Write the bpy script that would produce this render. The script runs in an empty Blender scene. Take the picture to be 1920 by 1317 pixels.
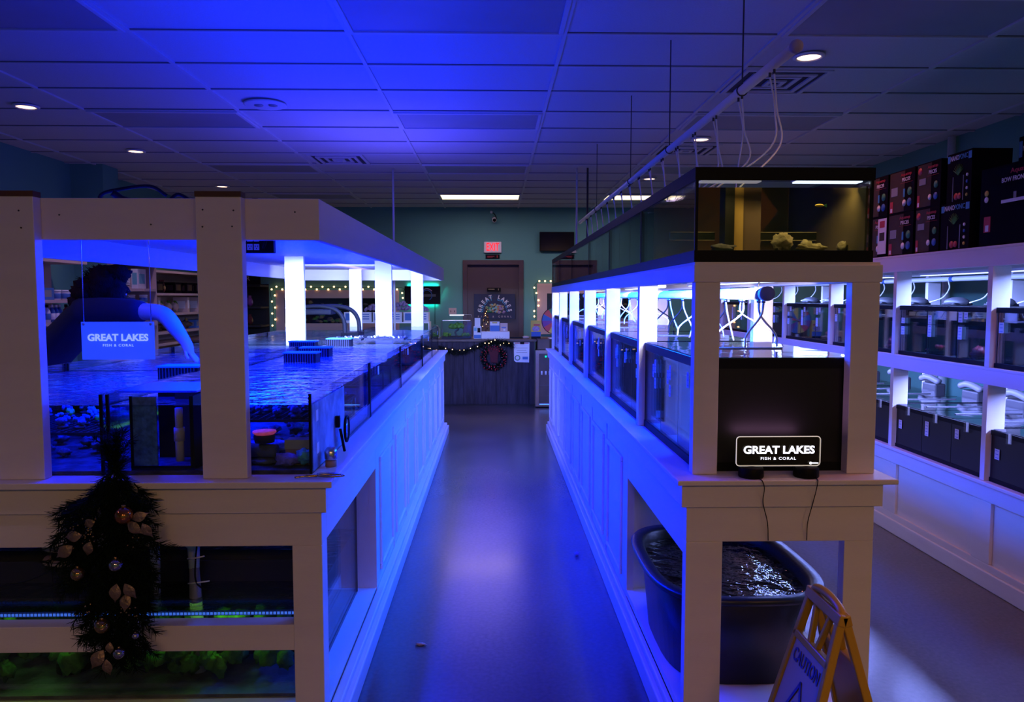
import bpy, math, random
from mathutils import Vector, Matrix, noise
from math import pi, sin, cos, radians as R
sc = bpy.context.scene
col = sc.collection
random.seed(7)

# ------------------------------------------------------------------ camera
CAM_Z = 1.405
F_PX, PITCH, YAW = 1431.3, 0.0707, 0.0228
cam_d = bpy.data.cameras.new('camera'); cam = bpy.data.objects.new('camera', cam_d); col.objects.link(cam)
cam_d.sensor_width = 36; cam_d.lens = F_PX/1920*36; cam_d.clip_start = .02; cam_d.clip_end = 60
cam.location = (0, 0, CAM_Z); cam.rotation_euler = (pi/2-PITCH, 0, -YAW)
sc.camera = cam
# ------------------------------------------------------------------ world, exposure
w = bpy.data.worlds.new('world'); sc.world = w; w.use_nodes = True
w.node_tree.nodes['Background'].inputs[0].default_value = (.004, .006, .02, 1)
w.node_tree.nodes['Background'].inputs[1].default_value = .15
sc.view_settings.view_transform = 'Standard'; sc.view_settings.look = 'None'
sc.view_settings.exposure = 0; sc.view_settings.gamma = 1; sc.view_settings.use_curve_mapping = False
sc.cycles.max_bounces = 8; sc.cycles.diffuse_bounces = 4; sc.cycles.glossy_bounces = 4
sc.cycles.transparent_max_bounces = 40; sc.cycles.sample_clamp_indirect = 3
sc.cycles.use_denoising = True; sc.cycles.caustics_reflective = False; sc.cycles.caustics_refractive = False
sc.cycles.use_light_tree = True
# ------------------------------------------------------------------ the light the place has, plus added fills
BLUE = (.001, .058, 1.0); DEEP = (.004, .062, 1.0); ICE = (.12, .24, 1.0); WARM = (1.0, .55, .30)
def area(name, loc, sx, sy, e, c, rot=(0, 0, 0), parent=None, spread=pi):
    l = bpy.data.lights.new(name, 'AREA'); l.shape = 'RECTANGLE'; l.size = sx; l.size_y = sy; l.energy = e; l.color = c; l.spread = spread
    o = bpy.data.objects.new(name, l); col.objects.link(o); o.location = loc; o.rotation_euler = rot
    if parent:
        o.parent = parent; o.location = Vector(loc)-Vector(parent['_o'])
    return o
# coral island: reef lamps under the canopy, plus fills added under it and above its closed board
area('reef_and_fill_light', (-.72, 4.25, 1.60), .10, 1.7, 58, (.0003, .019, 2.6), (0, R(-40), 0))
area('reef_and_fill_light', (-1.28, 3.6, 1.60), .30, 2.2, 60, (.0006, .040, 3.0))
area('reef_and_fill_light', (-.72, 6.4, 1.60), .10, 2.6, 60, (.0004, .018, .7), (0, R(-40), 0))
area('reef_and_fill_light', (-1.2, 5.0, 1.40), .5, 4.6, 16, (.0004, .042, 3.4), (pi, 0, 0))  # upward fill added to light the canopy underside
area('reef_and_fill_light', (-1.1, 4.7, 1.62), .9, .08, 40, (.30, .42, .9), (R(58), 0, 0), spread=R(80))  # white fill put in to whiten the middle posts
area('reef_and_fill_light', (-1.2, 6.6, 1.62), 1.2, .08, 24, (.30, .40, .8), (R(78), 0, 0), spread=R(110))  # white fill put in to whiten the far fascia
area('reef_and_fill_light', (-.95, 5.15, 1.76), 1.1, 5.2, 92, (.0001, .013, .70), (pi, R(-4), 0), spread=R(165))  # unseen uplight added above the canopy board to turn the ceiling blue
area('reef_and_fill_light', (-1.0, 7.2, 1.76), .8, 1.4, 16, (.16, .11, .55), (pi, R(-15), 0), spread=R(170))  # unseen purple uplight added for the far ceiling
# fish rack in the middle
area('rack_and_fill_light', (.82, 4.1, 1.462), .10, 2.8, 82, (.001, .21, 2.6))
area('rack_and_fill_light', (.82, 6.6, 1.462), .10, 2.2, 60, (.001, .21, 2.6))
for _y in (2.62, 3.25, 4.18, 5.15, 6.15, 7.10):
    area('rack_and_fill_light', (.87, _y, 1.447), .46, .03, 3.4, (1.0, .95, 1.0), (R(62), 0, 0), spread=R(95))  # white fill added in each bay, aimed to whiten the posts
# wall rack, two tiers
area('rack_and_fill_light', (2.61, 5.2, 1.53), .08, 5.4, 60, (.85, 1.25, 3.9), (0, R(-6), 0))
area('rack_and_fill_light', (2.61, 5.2, .963), .08, 5.4, 50, (.85, 1.1, 3.8), (0, R(-6), 0))

# ------------------------------------------------------------------ materials
M = {}
def nn(t, k, **kw):
    n = t.nodes.new(k)
    for a, b in kw.items():
        if a.startswith('i_'): n.inputs[a[2:].replace('_', ' ')].default_value = b
        else: setattr(n, a, b)
    return n
def mat(name, c, rough=.5, metal=0, emis=None, es=0, var=0, scale=8, bump=0, bscale=60, stretch=None, c2=None, spec=None, coat=0):
    m = bpy.data.materials.new(name); m.use_nodes = True; t = m.node_tree; b = t.nodes['Principled BSDF']
    b.inputs['Base Color'].default_value = (*c, 1); b.inputs['Roughness'].default_value = rough; b.inputs['Metallic'].default_value = metal
    if spec is not None: b.inputs['Specular IOR Level'].default_value = spec
    if coat: b.inputs['Coat Weight'].default_value = coat
    if emis: b.inputs['Emission Color'].default_value = (*emis, 1); b.inputs['Emission Strength'].default_value = es
    tc = nn(t, 'ShaderNodeTexCoord'); src = tc.outputs['Object']
    if stretch:
        mp = nn(t, 'ShaderNodeMapping'); mp.inputs['Scale'].default_value = stretch; t.links.new(src, mp.inputs[0]); src = mp.outputs[0]
    if var or c2:
        n = nn(t, 'ShaderNodeTexNoise'); n.inputs['Scale'].default_value = scale; n.inputs['Detail'].default_value = 5; t.links.new(src, n.inputs['Vector'])
        r = nn(t, 'ShaderNodeValToRGB'); c2 = c2 or tuple(max(0, x*(1-var)) for x in c)
        r.color_ramp.elements[0].position = .35; r.color_ramp.elements[1].position = .65
        r.color_ramp.elements[0].color = (*c2, 1); r.color_ramp.elements[1].color = (*c, 1)
        t.links.new(n.outputs['Fac'], r.inputs[0]); t.links.new(r.outputs[0], b.inputs['Base Color'])
    if bump:
        n = nn(t, 'ShaderNodeTexNoise'); n.inputs['Scale'].default_value = bscale; n.inputs['Detail'].default_value = 4; t.links.new(src, n.inputs['Vector'])
        bp = nn(t, 'ShaderNodeBump'); bp.inputs['Strength'].default_value = bump; bp.inputs['Distance'].default_value = .01
        t.links.new(n.outputs['Fac'], bp.inputs['Height']); t.links.new(bp.outputs[0], b.inputs['Normal'])
    M[name] = m; return m
def glass(name, tint=(.93, .97, 1), ior=1.45, rough=.0, bump=0, bscale=14, gl=(1, 1, 1), stretch=None, gain=1, scatter=0):
    m = bpy.data.materials.new(name); m.use_nodes = True; t = m.node_tree; t.nodes.clear()
    out = nn(t, 'ShaderNodeOutputMaterial'); mx = nn(t, 'ShaderNodeMixShader'); tr = nn(t, 'ShaderNodeBsdfTransparent'); g = nn(t, 'ShaderNodeBsdfGlossy')
    tr.inputs[0].default_value = (*tint, 1); g.inputs['Color'].default_value = (*gl, 1); g.inputs['Roughness'].default_value = rough
    fr = nn(t, 'ShaderNodeFresnel'); fr.inputs[0].default_value = ior
    mu = nn(t, 'ShaderNodeMath', operation='MULTIPLY', use_clamp=True); mu.inputs[1].default_value = gain
    t.links.new(fr.outputs[0], mu.inputs[0]); t.links.new(mu.outputs[0], mx.inputs[0])
    t.links.new(tr.outputs[0], mx.inputs[1]); t.links.new(g.outputs[0], mx.inputs[2]); t.links.new(mx.outputs[0], out.inputs[0])
    if scatter:
        df = nn(t, 'ShaderNodeBsdfDiffuse'); df.inputs[0].default_value = (.55, .65, .8, 1); m2 = nn(t, 'ShaderNodeMixShader'); m2.inputs[0].default_value = scatter
        t.links.new(mx.outputs[0], m2.inputs[1]); t.links.new(df.outputs[0], m2.inputs[2]); t.links.new(m2.outputs[0], out.inputs[0])
    if bump:
        tc = nn(t, 'ShaderNodeTexCoord'); n = nn(t, 'ShaderNodeTexNoise'); n.inputs['Scale'].default_value = bscale; n.inputs['Detail'].default_value = 3
        mp = nn(t, 'ShaderNodeMapping'); mp.inputs['Scale'].default_value = stretch or (1, 1, 1)
        t.links.new(tc.outputs['Object'], mp.inputs[0]); t.links.new(mp.outputs[0], n.inputs['Vector'])
        bp = nn(t, 'ShaderNodeBump'); bp.inputs['Strength'].default_value = bump; bp.inputs['Distance'].default_value = .03
        t.links.new(n.outputs['Fac'], bp.inputs['Height']); t.links.new(bp.outputs[0], g.inputs['Normal']); t.links.new(bp.outputs[0], fr.inputs['Normal'])
    M[name] = m; return m
mat('white_paint', (.76, .69, .66), .42, var=.05, scale=3, bump=.05, bscale=40, stretch=(1, 1, 6))
mat('white_wood', (.76, .69, .66), .5, var=.06, scale=5, bump=.08, bscale=30, stretch=(5, 5, 1))
mat('brown_wood', (.10, .035, .02), .6, var=.3)
mat('tile', (.62, .62, .64), .9, var=.06, scale=90, bump=.35, bscale=220)
mat('tbar', (.62, .62, .64), .6)
mat('shadow_gap', (.05, .05, .06), .9)
mat('bar_shadow_grey', (.18, .18, .2), .9)
mat('teal', (.115, .34, .30), .75, var=.04, scale=2, bump=.03, bscale=120)
mat('doorbrown', (.072, .046, .040), .45)
mat('black', (.006, .006, .008), .5, spec=.10)
mat('black_matte', (.010, .010, .012), .7)
mat('black_gloss', (.006, .006, .007), .12, spec=.35)
mat('panel_black', (.007, .006, .009), .42, spec=.3)
mat('tub_black', (.014, .018, .022), .34, bump=.06, bscale=90)
mat('white_plastic', (.78, .78, .80), .35)
mat('grey_plastic', (.25, .25, .27), .4)
mat('dark_grey', (.04, .04, .045), .5)
mat('pvc', (.80, .80, .80), .3)
mat('steel', (.55, .55, .57), .25, 1)
mat('gold', (.55, .33, .10), .25, 1)
mat('red', (.45, .02, .03), .5)
mat('berry', (.28, .012, .02), .25, coat=.5)
mat('wine_cloth', (.075, .005, .010), .85)
mat('yellow_plastic', (.55, .30, .012), .38, bump=.03)
mat('sign_white', (.50, .36, .15), .5)
mat('sign_blue', (.012, .018, .12), .5)
mat('exit_red', (.6, .01, .01), .4, emis=(1, .015, .02), es=1.6)
mat('green_strip', (.3, .8, .05), .5, emis=(.35, 1, .05), es=.9)
mat('red_strip', (.6, .05, .02), .5, emis=(.8, .03, .01), es=.12)
mat('pink_coral', (.85, .18, .35), .7, emis=(1, .10, .22), es=.25, var=.5, scale=60)
mat('green_coral', (.08, .55, .25), .8, emis=(.02, .5, .2), es=.08, var=.5, scale=40)
mat('blue_coral', (.12, .25, .75), .8, var=.5, scale=50, bump=.5, bscale=70)
mat('violet_coral', (.30, .22, .75), .8, var=.5, scale=50, bump=.5, bscale=70)
mat('teal_coral', (.12, .55, .6), .8, var=.5, scale=50, bump=.5, bscale=70)
mat('fluo_green', (.1, .8, .1), .7, emis=(.05, 1, .08), es=.35, var=.4, scale=40)
mat('rock', (.10, .11, .14), .9, var=.5, scale=14, bump=.8, bscale=30)
mat('reef_rock', (.16, .20, .30), .95, c2=(.02, .02, .04), scale=16, bump=1, bscale=30)
mat('pale_rock', (.42, .40, .26), .9, var=.5, scale=18, bump=.8, bscale=40)
mat('reef_floor', (.055, .065, .08), .95, c2=(.006, .008, .012), scale=22, bump=1, bscale=40)
mat('sand', (.30, .30, .30), .95, var=.4, scale=120, bump=.5, bscale=150)
mat('algae', (.02, .06, .008), .9, c2=(.09, .22, .02), scale=16, bump=.8, bscale=40)
mat('cardboard', (.34, .20, .11), .8)
mat('yellow_panel', (.42, .36, .16), .5)
mat('amber_panel', (.36, .25, .075), .8, var=.35, scale=3)
mat('olive_panel', (.12, .10, .05), .8, var=.35, scale=5)
mat('skin', (.62, .42, .34), .5, var=.06, scale=6)
mat('navy_cloth', (.008, .009, .024), .9, bump=.3, bscale=18)
mat('dark_cloth', (.006, .006, .012), .9)
mat('hair', (.030, .008, .006), .85, spec=.15, bump=.8, bscale=50, stretch=(4, 4, 1))
mat('needles', (.006, .016, .008), .85, var=.5, scale=30, spec=.1)
mat('bronze_leaf', (.30, .20, .13), .38, .55, bump=.7, bscale=70, var=.3, scale=30)
mat('bauble_gold', (.42, .26, .10), .14, .9)
mat('bauble_copper', (.42, .15, .05), .12, .9)
mat('bauble_silver', (.42, .36, .40), .1, .95)
mat('paper', (.72, .72, .74), .7)
mat('blue_paper', (.05, .16, .45), .6)
mat('weathered_wood', (.045, .036, .06), .8, c2=(.018, .015, .026), scale=5, bump=.4, bscale=20, stretch=(6, 6, .7))
mat('counter_top', (.10, .065, .05), .5, var=.3, scale=6)
mat('cream_wood', (.56, .42, .37), .6)
mat('screen', (.003, .003, .004), .12)
mat('led_teal', (0, .5, .4), .5, emis=(.01, .62, .52), es=2.2)
mat('warm_bulb', (1, .7, .4), .4, emis=(1, .60, .26), es=4)
mat('warm_lens', (1, .8, .6), .4, emis=(1, .62, .38), es=5)
mat('tube_lens', (1, .9, .7), .4, emis=(1, .80, .48), es=2.2)
mat('dead_lens', (.34, .34, .38), .55, var=.1, scale=2)
mat('led_white', (1, 1, 1), .4, emis=(.5, .65, 1), es=2.0)
mat('led_blue', (.2, .5, 1), .4, emis=(.06, .25, 1), es=3)
mat('led_dots', (.1, .2, .6), .4, emis=(.04, .16, .8), es=.75)
mat('led_dim', (1, 1, 1), .4, emis=(.6, .55, .6), es=.35)
mat('led_soft', (1, 1, 1), .4, emis=(.75, .85, 1), es=1.4)
mat('green_light', (0, 1, .3), .4, emis=(0, 1, .4), es=2)
mat('engraved', (1, 1, 1), .4, emis=(.85, .85, 1), es=1.9)
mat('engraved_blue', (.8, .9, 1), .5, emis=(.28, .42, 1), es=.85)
mat('acrylic_edge', (1, 1, 1), .3, emis=(.7, .65, .62), es=.8)
mat('plant_green', (.10, .30, .03), .7, var=.5, scale=30)
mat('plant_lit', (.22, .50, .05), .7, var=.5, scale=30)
mat('purple', (.16, .03, .22), .6); mat('blue', (.02, .10, .35), .6); mat('green', (.03, .20, .08), .6); mat('yellow', (.55, .42, .05), .6)
mat('lilac', (.40, .30, .50), .8, bump=.5, bscale=50, var=.4, scale=40)
mat('navy_board', (.008, .011, .045), .5)
mat('lightblue', (.06, .30, .50), .6)
mat('box_black', (.005, .004, .006), .9, spec=.05)
mat('box_photo', (.030, .020, .030), .5, c2=(.085, .058, .02), scale=4, spec=.08)
mat('box_navy', (.0025, .0025, .005), .9, spec=.04)
mat('white_stone', (.5, .5, .55), .8, bump=.6, bscale=40)
mat('foam_white', (.55, .6, .75), .8, bump=1, bscale=200)
mat('pale_cyan', (.15, .45, .55), .6)
glass('tank_glass', (.95, .98, 1.0), gain=.6)
glass('lid_glass', (.93, .97, 1.0), ior=1.5, rough=.06, bump=.05, bscale=9, gain=2.2)
glass('water', (.80, .93, 1.0), ior=1.33, rough=.03, bump=.55, bscale=13, gain=2.0, scatter=.06)
glass('water_body', (.80, .93, 1.0), ior=1.05)
glass('dark_water', (.25, .25, .3), ior=1.33, rough=.02, bump=.55, bscale=16, gain=2.0)
glass('murky', (.86, .78, .55), ior=1.05)
glass('acrylic', (.90, .95, 1), ior=1.4)
glass('acrylic_lit', (.72, .66, .55), ior=1.4)
glass('acrylic_frost', (.42, .60, 1), ior=1.4, rough=.2, gain=3)
def acrylic_panel():
    m = bpy.data.materials.new('sign_acrylic'); m.use_nodes = True; t = m.node_tree; b = t.nodes['Principled BSDF']
    b.inputs['Base Color'].default_value = (.25, .45, .9, 1); b.inputs['Roughness'].default_value = .3
    b.inputs['Alpha'].default_value = .75
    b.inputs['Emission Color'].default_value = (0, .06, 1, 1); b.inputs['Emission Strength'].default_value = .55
    M['sign_acrylic'] = m
acrylic_panel()
fm = mat('lit_glass_tint', (.5, .6, .85), .6, var=.5, scale=14); fm.node_tree.nodes['Principled BSDF'].inputs['Alpha'].default_value = .7
def floor_mat():
    m = mat('concrete', (.155, .140, .125), .25); t = m.node_tree; b = t.nodes['Principled BSDF']
    tc = nn(t, 'ShaderNodeTexCoord')
    n1 = nn(t, 'ShaderNodeTexNoise'); n1.inputs['Scale'].default_value = 1.3; n1.inputs['Detail'].default_value = 8
    n2 = nn(t, 'ShaderNodeTexNoise'); n2.inputs['Scale'].default_value = 60; n2.inputs['Detail'].default_value = 4
    for n in (n1, n2): t.links.new(tc.outputs['Object'], n.inputs['Vector'])
    r = nn(t, 'ShaderNodeValToRGB'); e = r.color_ramp.elements; e[0].position = .3; e[1].position = .7
    e[0].color = (.085, .083, .084, 1); e[1].color = (.140, .134, .130, 1)
    mx = nn(t, 'ShaderNodeMix', data_type='FLOAT'); mx.inputs[0].default_value = .55
    t.links.new(n1.outputs['Fac'], mx.inputs[2]); t.links.new(n2.outputs['Fac'], mx.inputs[3])
    t.links.new(mx.outputs[0], r.inputs[0]); t.links.new(r.outputs[0], b.inputs['Base Color'])
    rr = nn(t, 'ShaderNodeMapRange'); rr.inputs[1].default_value = .3; rr.inputs[2].default_value = .7; rr.inputs[3].default_value = .20; rr.inputs[4].default_value = .27
    t.links.new(n1.outputs['Fac'], rr.inputs[0]); t.links.new(rr.outputs[0], b.inputs['Roughness'])
    bp = nn(t, 'ShaderNodeBump'); bp.inputs['Strength'].default_value = .10; bp.inputs['Distance'].default_value = .003
    t.links.new(n2.outputs['Fac'], bp.inputs['Height']); t.links.new(bp.outputs[0], b.inputs['Normal'])
floor_mat()

# ------------------------------------------------------------------ mesh helpers
def smooth_path(pts, n=6):
    pts = [Vector(p) for p in pts]
    if len(pts) < 3: return pts
    P = [pts[0]*2-pts[1]]+pts+[pts[-1]*2-pts[-2]]; out = []
    for i in range(1, len(P)-2):
        a, b, c, d = P[i-1:i+3]
        for k in range(n):
            t = k/n
            out.append(.5*((2*b)+(c-a)*t+(2*a-5*b+4*c-d)*t*t+(3*b-a-3*c+d)*t**3))
    out.append(pts[-1]); return out
_text = {}
def text_geo(s, bold=.0, depth=.004, spacing=1.0):
    k = (s, bold, depth, spacing)
    if k not in _text:
        c = bpy.data.curves.new('t', 'FONT'); c.body = s; c.size = 1; c.offset = bold; c.extrude = depth; c.align_x = 'CENTER'; c.align_y = 'CENTER'
        c.resolution_u = 3; c.space_character = spacing
        o = bpy.data.objects.new('t', c); col.objects.link(o); dg = bpy.context.evaluated_depsgraph_get()
        me = bpy.data.meshes.new_from_object(o.evaluated_get(dg))
        _text[k] = ([v.co.copy() for v in me.vertices], [tuple(p.vertices) for p in me.polygons])
        bpy.data.objects.remove(o); bpy.data.meshes.remove(me); bpy.data.curves.remove(c)
    return _text[k]
class MB:
    def __init__(s): s.v = []; s.f = []; s.m = []; s.mi = {}; s.mats = []; s.sm = []
    def _m(s, m):
        if m not in s.mi: s.mi[m] = len(s.mats); s.mats.append(m)
        return s.mi[m]
    def add(s, vs, fs, m='white_paint', smooth=False):
        o = len(s.v); s.v += [Vector(v) for v in vs]; k = s._m(m)
        for f in fs: s.f.append(tuple(i+o for i in f)); s.m.append(k); s.sm.append(smooth)
        return s
    def box(s, x0, x1, y0, y1, z0, z1, m='white_paint'):
        if x0 > x1: x0, x1 = x1, x0
        if y0 > y1: y0, y1 = y1, y0
        if z0 > z1: z0, z1 = z1, z0
        v = [(x, y, z) for z in (z0, z1) for y in (y0, y1) for x in (x0, x1)]
        return s.add(v, [(0, 2, 3, 1), (4, 5, 7, 6), (0, 1, 5, 4), (2, 6, 7, 3), (0, 4, 6, 2), (1, 3, 7, 5)], m)
    def obox(s, c, ax, ay, az, hx, hy, hz, m):
        c = Vector(c); ax, ay, az = [Vector(a).normalized() for a in (ax, ay, az)]
        v = [c+ax*hx*i+ay*hy*j+az*hz*k for k in (-1, 1) for j in (-1, 1) for i in (-1, 1)]
        return s.add(v, [(0, 2, 3, 1), (4, 5, 7, 6), (0, 1, 5, 4), (2, 6, 7, 3), (0, 4, 6, 2), (1, 3, 7, 5)], m)
    def tube(s, pts, r, n=10, m='white_paint', caps=True, closed=False, flat=1):
        pts = [Vector(p) for p in pts]; N = len(pts); rs = r if isinstance(r, (list, tuple)) else [r]*N
        vs = []; up = None
        for i, p in enumerate(pts):
            a = pts[(i-1) % N] if (closed or i) else pts[0]; b = pts[(i+1) % N] if (closed or i < N-1) else pts[-1]
            d = (b-a).normalized()
            if up is None: up = Vector((0, 0, 1)) if abs(d.z) < .9 else Vector((0, 1, 0))
            u = (up-d*up.dot(d)).normalized(); w_ = d.cross(u); up = u
            for k in range(n):
                t = 2*pi*k/n; vs.append(p+(u*cos(t)*flat+w_*sin(t))*rs[i])
        fs = []
        L = N if closed else N-1
        for i in range(L):
            for k in range(n):
                j = (i+1) % N; fs.append((i*n+k, i*n+(k+1) % n, j*n+(k+1) % n, j*n+k))
        if caps and not closed: fs += [tuple(range(n))[::-1], tuple(range((N-1)*n, N*n))]
        return s.add(vs, fs, m, True)
    def cyl(s, a, b, r, n=20, m='white_paint', r2=None): return s.tube([a, b], [r, r if r2 is None else r2], n, m)
    def lathe(s, prof, c=(0, 0, 0), n=24, m='white_paint', sx=1, sy=1):
        c = Vector(c); vs = []
        for (r, z) in prof:
            for k in range(n): t = 2*pi*k/n; vs.append(c+Vector((r*cos(t)*sx, r*sin(t)*sy, z)))
        fs = [(i*n+k, i*n+(k+1) % n, (i+1)*n+(k+1) % n, (i+1)*n+k) for i in range(len(prof)-1) for k in range(n)]
        if prof[0][0] > 0: fs.append(tuple(range(n))[::-1])
        if prof[-1][0] > 0: fs.append(tuple(range((len(prof)-1)*n, len(prof)*n)))
        return s.add(vs, fs, m, True)
    def ball(s, c, r, m='white_paint', nu=14, nv=9, rough=0, freq=3, seed=0):
        c = Vector(c); r = Vector(r) if not isinstance(r, (int, float)) else Vector((r, r, r)); vs = []
        def P(a, b):
            d = Vector((cos(a)*sin(b), sin(a)*sin(b), cos(b))); k = 1+rough*noise.noise(d*freq+Vector((seed*3.1, seed*1.7, seed)))*2
            return c+Vector((d.x*r.x, d.y*r.y, d.z*r.z))*k
        vs.append(P(0, 0))
        for j in range(1, nv): vs += [P(2*pi*i/nu, pi*j/nv) for i in range(nu)]
        vs.append(P(0, pi)); fs = []
        for i in range(nu): fs.append((0, 1+i, 1+(i+1) % nu))
        for j in range(nv-2):
            for i in range(nu): a = 1+j*nu; fs.append((a+i, a+nu+i, a+nu+(i+1) % nu, a+(i+1) % nu))
        a = 1+(nv-2)*nu
        for i in range(nu): fs.append((a+i, len(vs)-1, a+(i+1) % nu))
        return s.add(vs, fs, m, True)
    def text(s, st, size, c, ux=(1, 0, 0), uy=(0, 0, 1), m='white_plastic', bold=.0, depth=.004, spacing=1.0, wfit=None):
        v, f = text_geo(st, bold, depth, spacing); ux = Vector(ux).normalized(); uy = Vector(uy).normalized(); uz = ux.cross(uy); c = Vector(c)
        kx = size
        if wfit:
            ww = max(p.x for p in v)-min(p.x for p in v); kx = wfit/ww
        return s.add([c+ux*p.x*kx+uy*p.y*size+uz*p.z*size for p in v], f, m)
    def poly(s, pts, m, thick=None, nrm=None):
        n = len(pts)
        if thick:
            nr = Vector(nrm)*thick; p2 = [Vector(p)+nr for p in pts]
            return s.add(list(pts)+p2, [tuple(range(n))[::-1], tuple(range(n, 2*n))]+[(i, (i+1) % n, (i+1) % n+n, i+n) for i in range(n)], m)
        return s.add(pts, [tuple(range(n))], m)
    def sit(s, z):
        d = z-min(v.z for v in s.v)
        for v in s.v: v.z += d
        return s
    def build(s, name, parent=None, base=None, bevel=0, subsurf=0, **tags):
        me = bpy.data.meshes.new(name); o = bpy.data.objects.new(name, me); col.objects.link(o)
        if parent is not None:
            org = Vector(parent['_o']); o.parent = parent; o['_o'] = list(org)
        else:
            if base is None:
                lo = [min(v[i] for v in s.v) for i in range(3)]; hi = [max(v[i] for v in s.v) for i in range(3)]
                base = ((lo[0]+hi[0])/2, (lo[1]+hi[1])/2, lo[2])
            org = Vector(base); o.location = org; o['_o'] = list(org)
        me.from_pydata([v-org for v in s.v], [], s.f); me.polygons.foreach_set('material_index', s.m); me.polygons.foreach_set('use_smooth', s.sm)
        for m in s.mats: me.materials.append(M[m])
        me.update()
        if bevel:
            b = o.modifiers.new('bevel', 'BEVEL'); b.width = bevel; b.segments = 2; b.limit_method = 'ANGLE'
        if subsurf:
            b = o.modifiers.new('sub', 'SUBSURF'); b.levels = subsurf; b.render_levels = subsurf
        for k, v in tags.items(): o[k] = v
        return o
def thing(name, loc, label, cat, group=None):
    o = bpy.data.objects.new(name, None); col.objects.link(o); o.location = loc; o['_o'] = list(loc); o.empty_display_size = .1
    o['label'] = label; o['category'] = cat
    if group: o['group'] = group
    return o
def tag(o, label, cat, group=None, kind=None):
    o['label'] = label; o['category'] = cat
    if group: o['group'] = group
    if kind: o['kind'] = kind
    return o
def structure(o, label=None):
    o['kind'] = 'structure'
    if label: o['label'] = label
    return o
def kids(o): return [c for c in bpy.data.objects if c.parent == o]
def dup(root, loc, label=None, group=None, rotz=None, scale=None, parent=None, _ch=None):
    if _ch is None:
        _ch = {}
        for c in bpy.data.objects:
            if c.parent: _ch.setdefault(c.parent.name, []).append(c)
    r = root.copy(); col.objects.link(r)
    if loc is not None: r.location = loc
    if parent is not None: r.parent = parent
    if label: r['label'] = label
    if group: r['group'] = group
    if rotz is not None: r.rotation_euler = (0, 0, rotz)
    if scale is not None: r.scale = scale if isinstance(scale, (tuple, list)) else (scale,)*3
    for c in _ch.get(root.name, []): dup(c, None, parent=r, _ch=_ch)
    return r
ORD = ['nearest', 'second', 'third', 'fourth', 'fifth', 'sixth', 'seventh', 'eighth', 'ninth', 'tenth', 'eleventh', 'twelfth', 'thirteenth', 'fourteenth', 'fifteenth', 'sixteenth', 'seventeenth', 'eighteenth', 'nineteenth', 'twentieth', 'twenty-first', 'twenty-second', 'twenty-third', 'twenty-fourth']

# ================================================================== the room
XL, XR, YB, YF, ZC = -4.76, 4.30, 12.87, -5.2, 2.885
structure(MB().box(XL-.1, XR+.1, YF-.1, YB+.1, -.1, 0, 'concrete').build('floor'), 'polished mottled concrete shop floor')
structure(MB().box(XL-.1, XR+.1, YF-.1, YB+.1, ZC+.012, ZC+.1, 'tile').build('ceiling'), 'white lay-in tile ceiling washed in blue light')
structure(MB().box(XL-.1, XL, YF-.1, YB+.1, 0, ZC+.012, 'teal').build('wall_left'))
structure(MB().box(XR, XR+.1, YF-.1, YB+.1, 0, ZC+.012, 'teal').build('wall_right'))
structure(MB().box(XL, XR, YF-.1, YF, 0, ZC+.012, 'teal').build('wall_front'))
b = MB(); b.box(XL, -.531, YB, YB+.1, 0, ZC+.012, 'teal'); b.box(.486, XR, YB, YB+.1, 0, ZC+.012, 'teal'); b.box(-.531, .486, YB, YB+.1, 2.02, ZC+.012, 'teal')
structure(b.build('wall_back'))
structure(MB().box(XL, -4.40, 8.80, 9.15, 0, ZC+.012, 'teal').build('wall_pillar'))
# ceiling grid
A0, ROW0 = -.8214, 4.4268
b = MB()
xs = [A0+1.22*k for k in range(-3, 5)]; ys = [ROW0+.61*k for k in range(-16, 14)]
for x in xs: b.box(x-.012, x+.012, YF, YB, ZC-.002, ZC+.012, 'tbar')
for i, y in enumerate(ys):
    if YF < y < YB: b.box(XL, XR, y-.012, y+.012, ZC, ZC+.012, 'tbar'); b.box(XL, XR, y-.015, y-.012, ZC+.006, ZC+.0119, 'bar_shadow_grey')  # thin grey strips paint the shadow line along the cross bars
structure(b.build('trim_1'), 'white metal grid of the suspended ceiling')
# door
b = MB(); b.box(-.531, -.455, YB-.03, YB+.08, 0, 2.02, 'doorbrown'); b.box(.410, .486, YB-.03, YB+.08, 0, 2.02, 'doorbrown'); b.box(-.455, .410, YB-.03, YB+.08, 1.945, 2.02, 'doorbrown')
d = structure(b.build('door_1'), 'brown metal exit door in a brown frame')
MB().box(-.455, .410, YB+.035, YB+.08, 0, 1.945, 'doorbrown').build('door_leaf', d)

# troffers
def troffer(x, y, lit, label):
    t = thing('ceiling_light', (x, y, ZC), label, 'ceiling light', 'flat ceiling light panels')
    b = MB(); a, c = .60, .295
    for (x0, x1, y0, y1) in ((-a, a, -c, -c+.028), (-a, a, c-.028, c), (-a, -a+.028, -c+.028, c-.028), (a-.028, a, -c+.028, c-.028)):
        b.box(x+x0, x+x1, y+y0, y+y1, ZC-.012, ZC+.008, 'tbar')
    b.build('frame', t, bevel=.004)
    MB().box(x-a+.028, x+a-.028, y-c+.028, y+c-.028, ZC-.001, ZC+.006, 'tube_lens' if lit else 'dead_lens').build('diffuser', t)
    if lit: area('tube_light', (x, y, ZC-.03), 1.1, .5, 18 if y > 0 else 150, (.9, .60, .95) if y > 0 else (.36, .185, .075), parent=t)
troffer(A0+.61, -3.2, True, 'lit ceiling light panel behind the viewer over the aisle')
troffer(A0+.61+2.44, -3.2, True, 'lit ceiling light panel behind the viewer at the right')
colname = {-2: 'left column', 0: 'centre column', 2: 'right column'}
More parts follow.
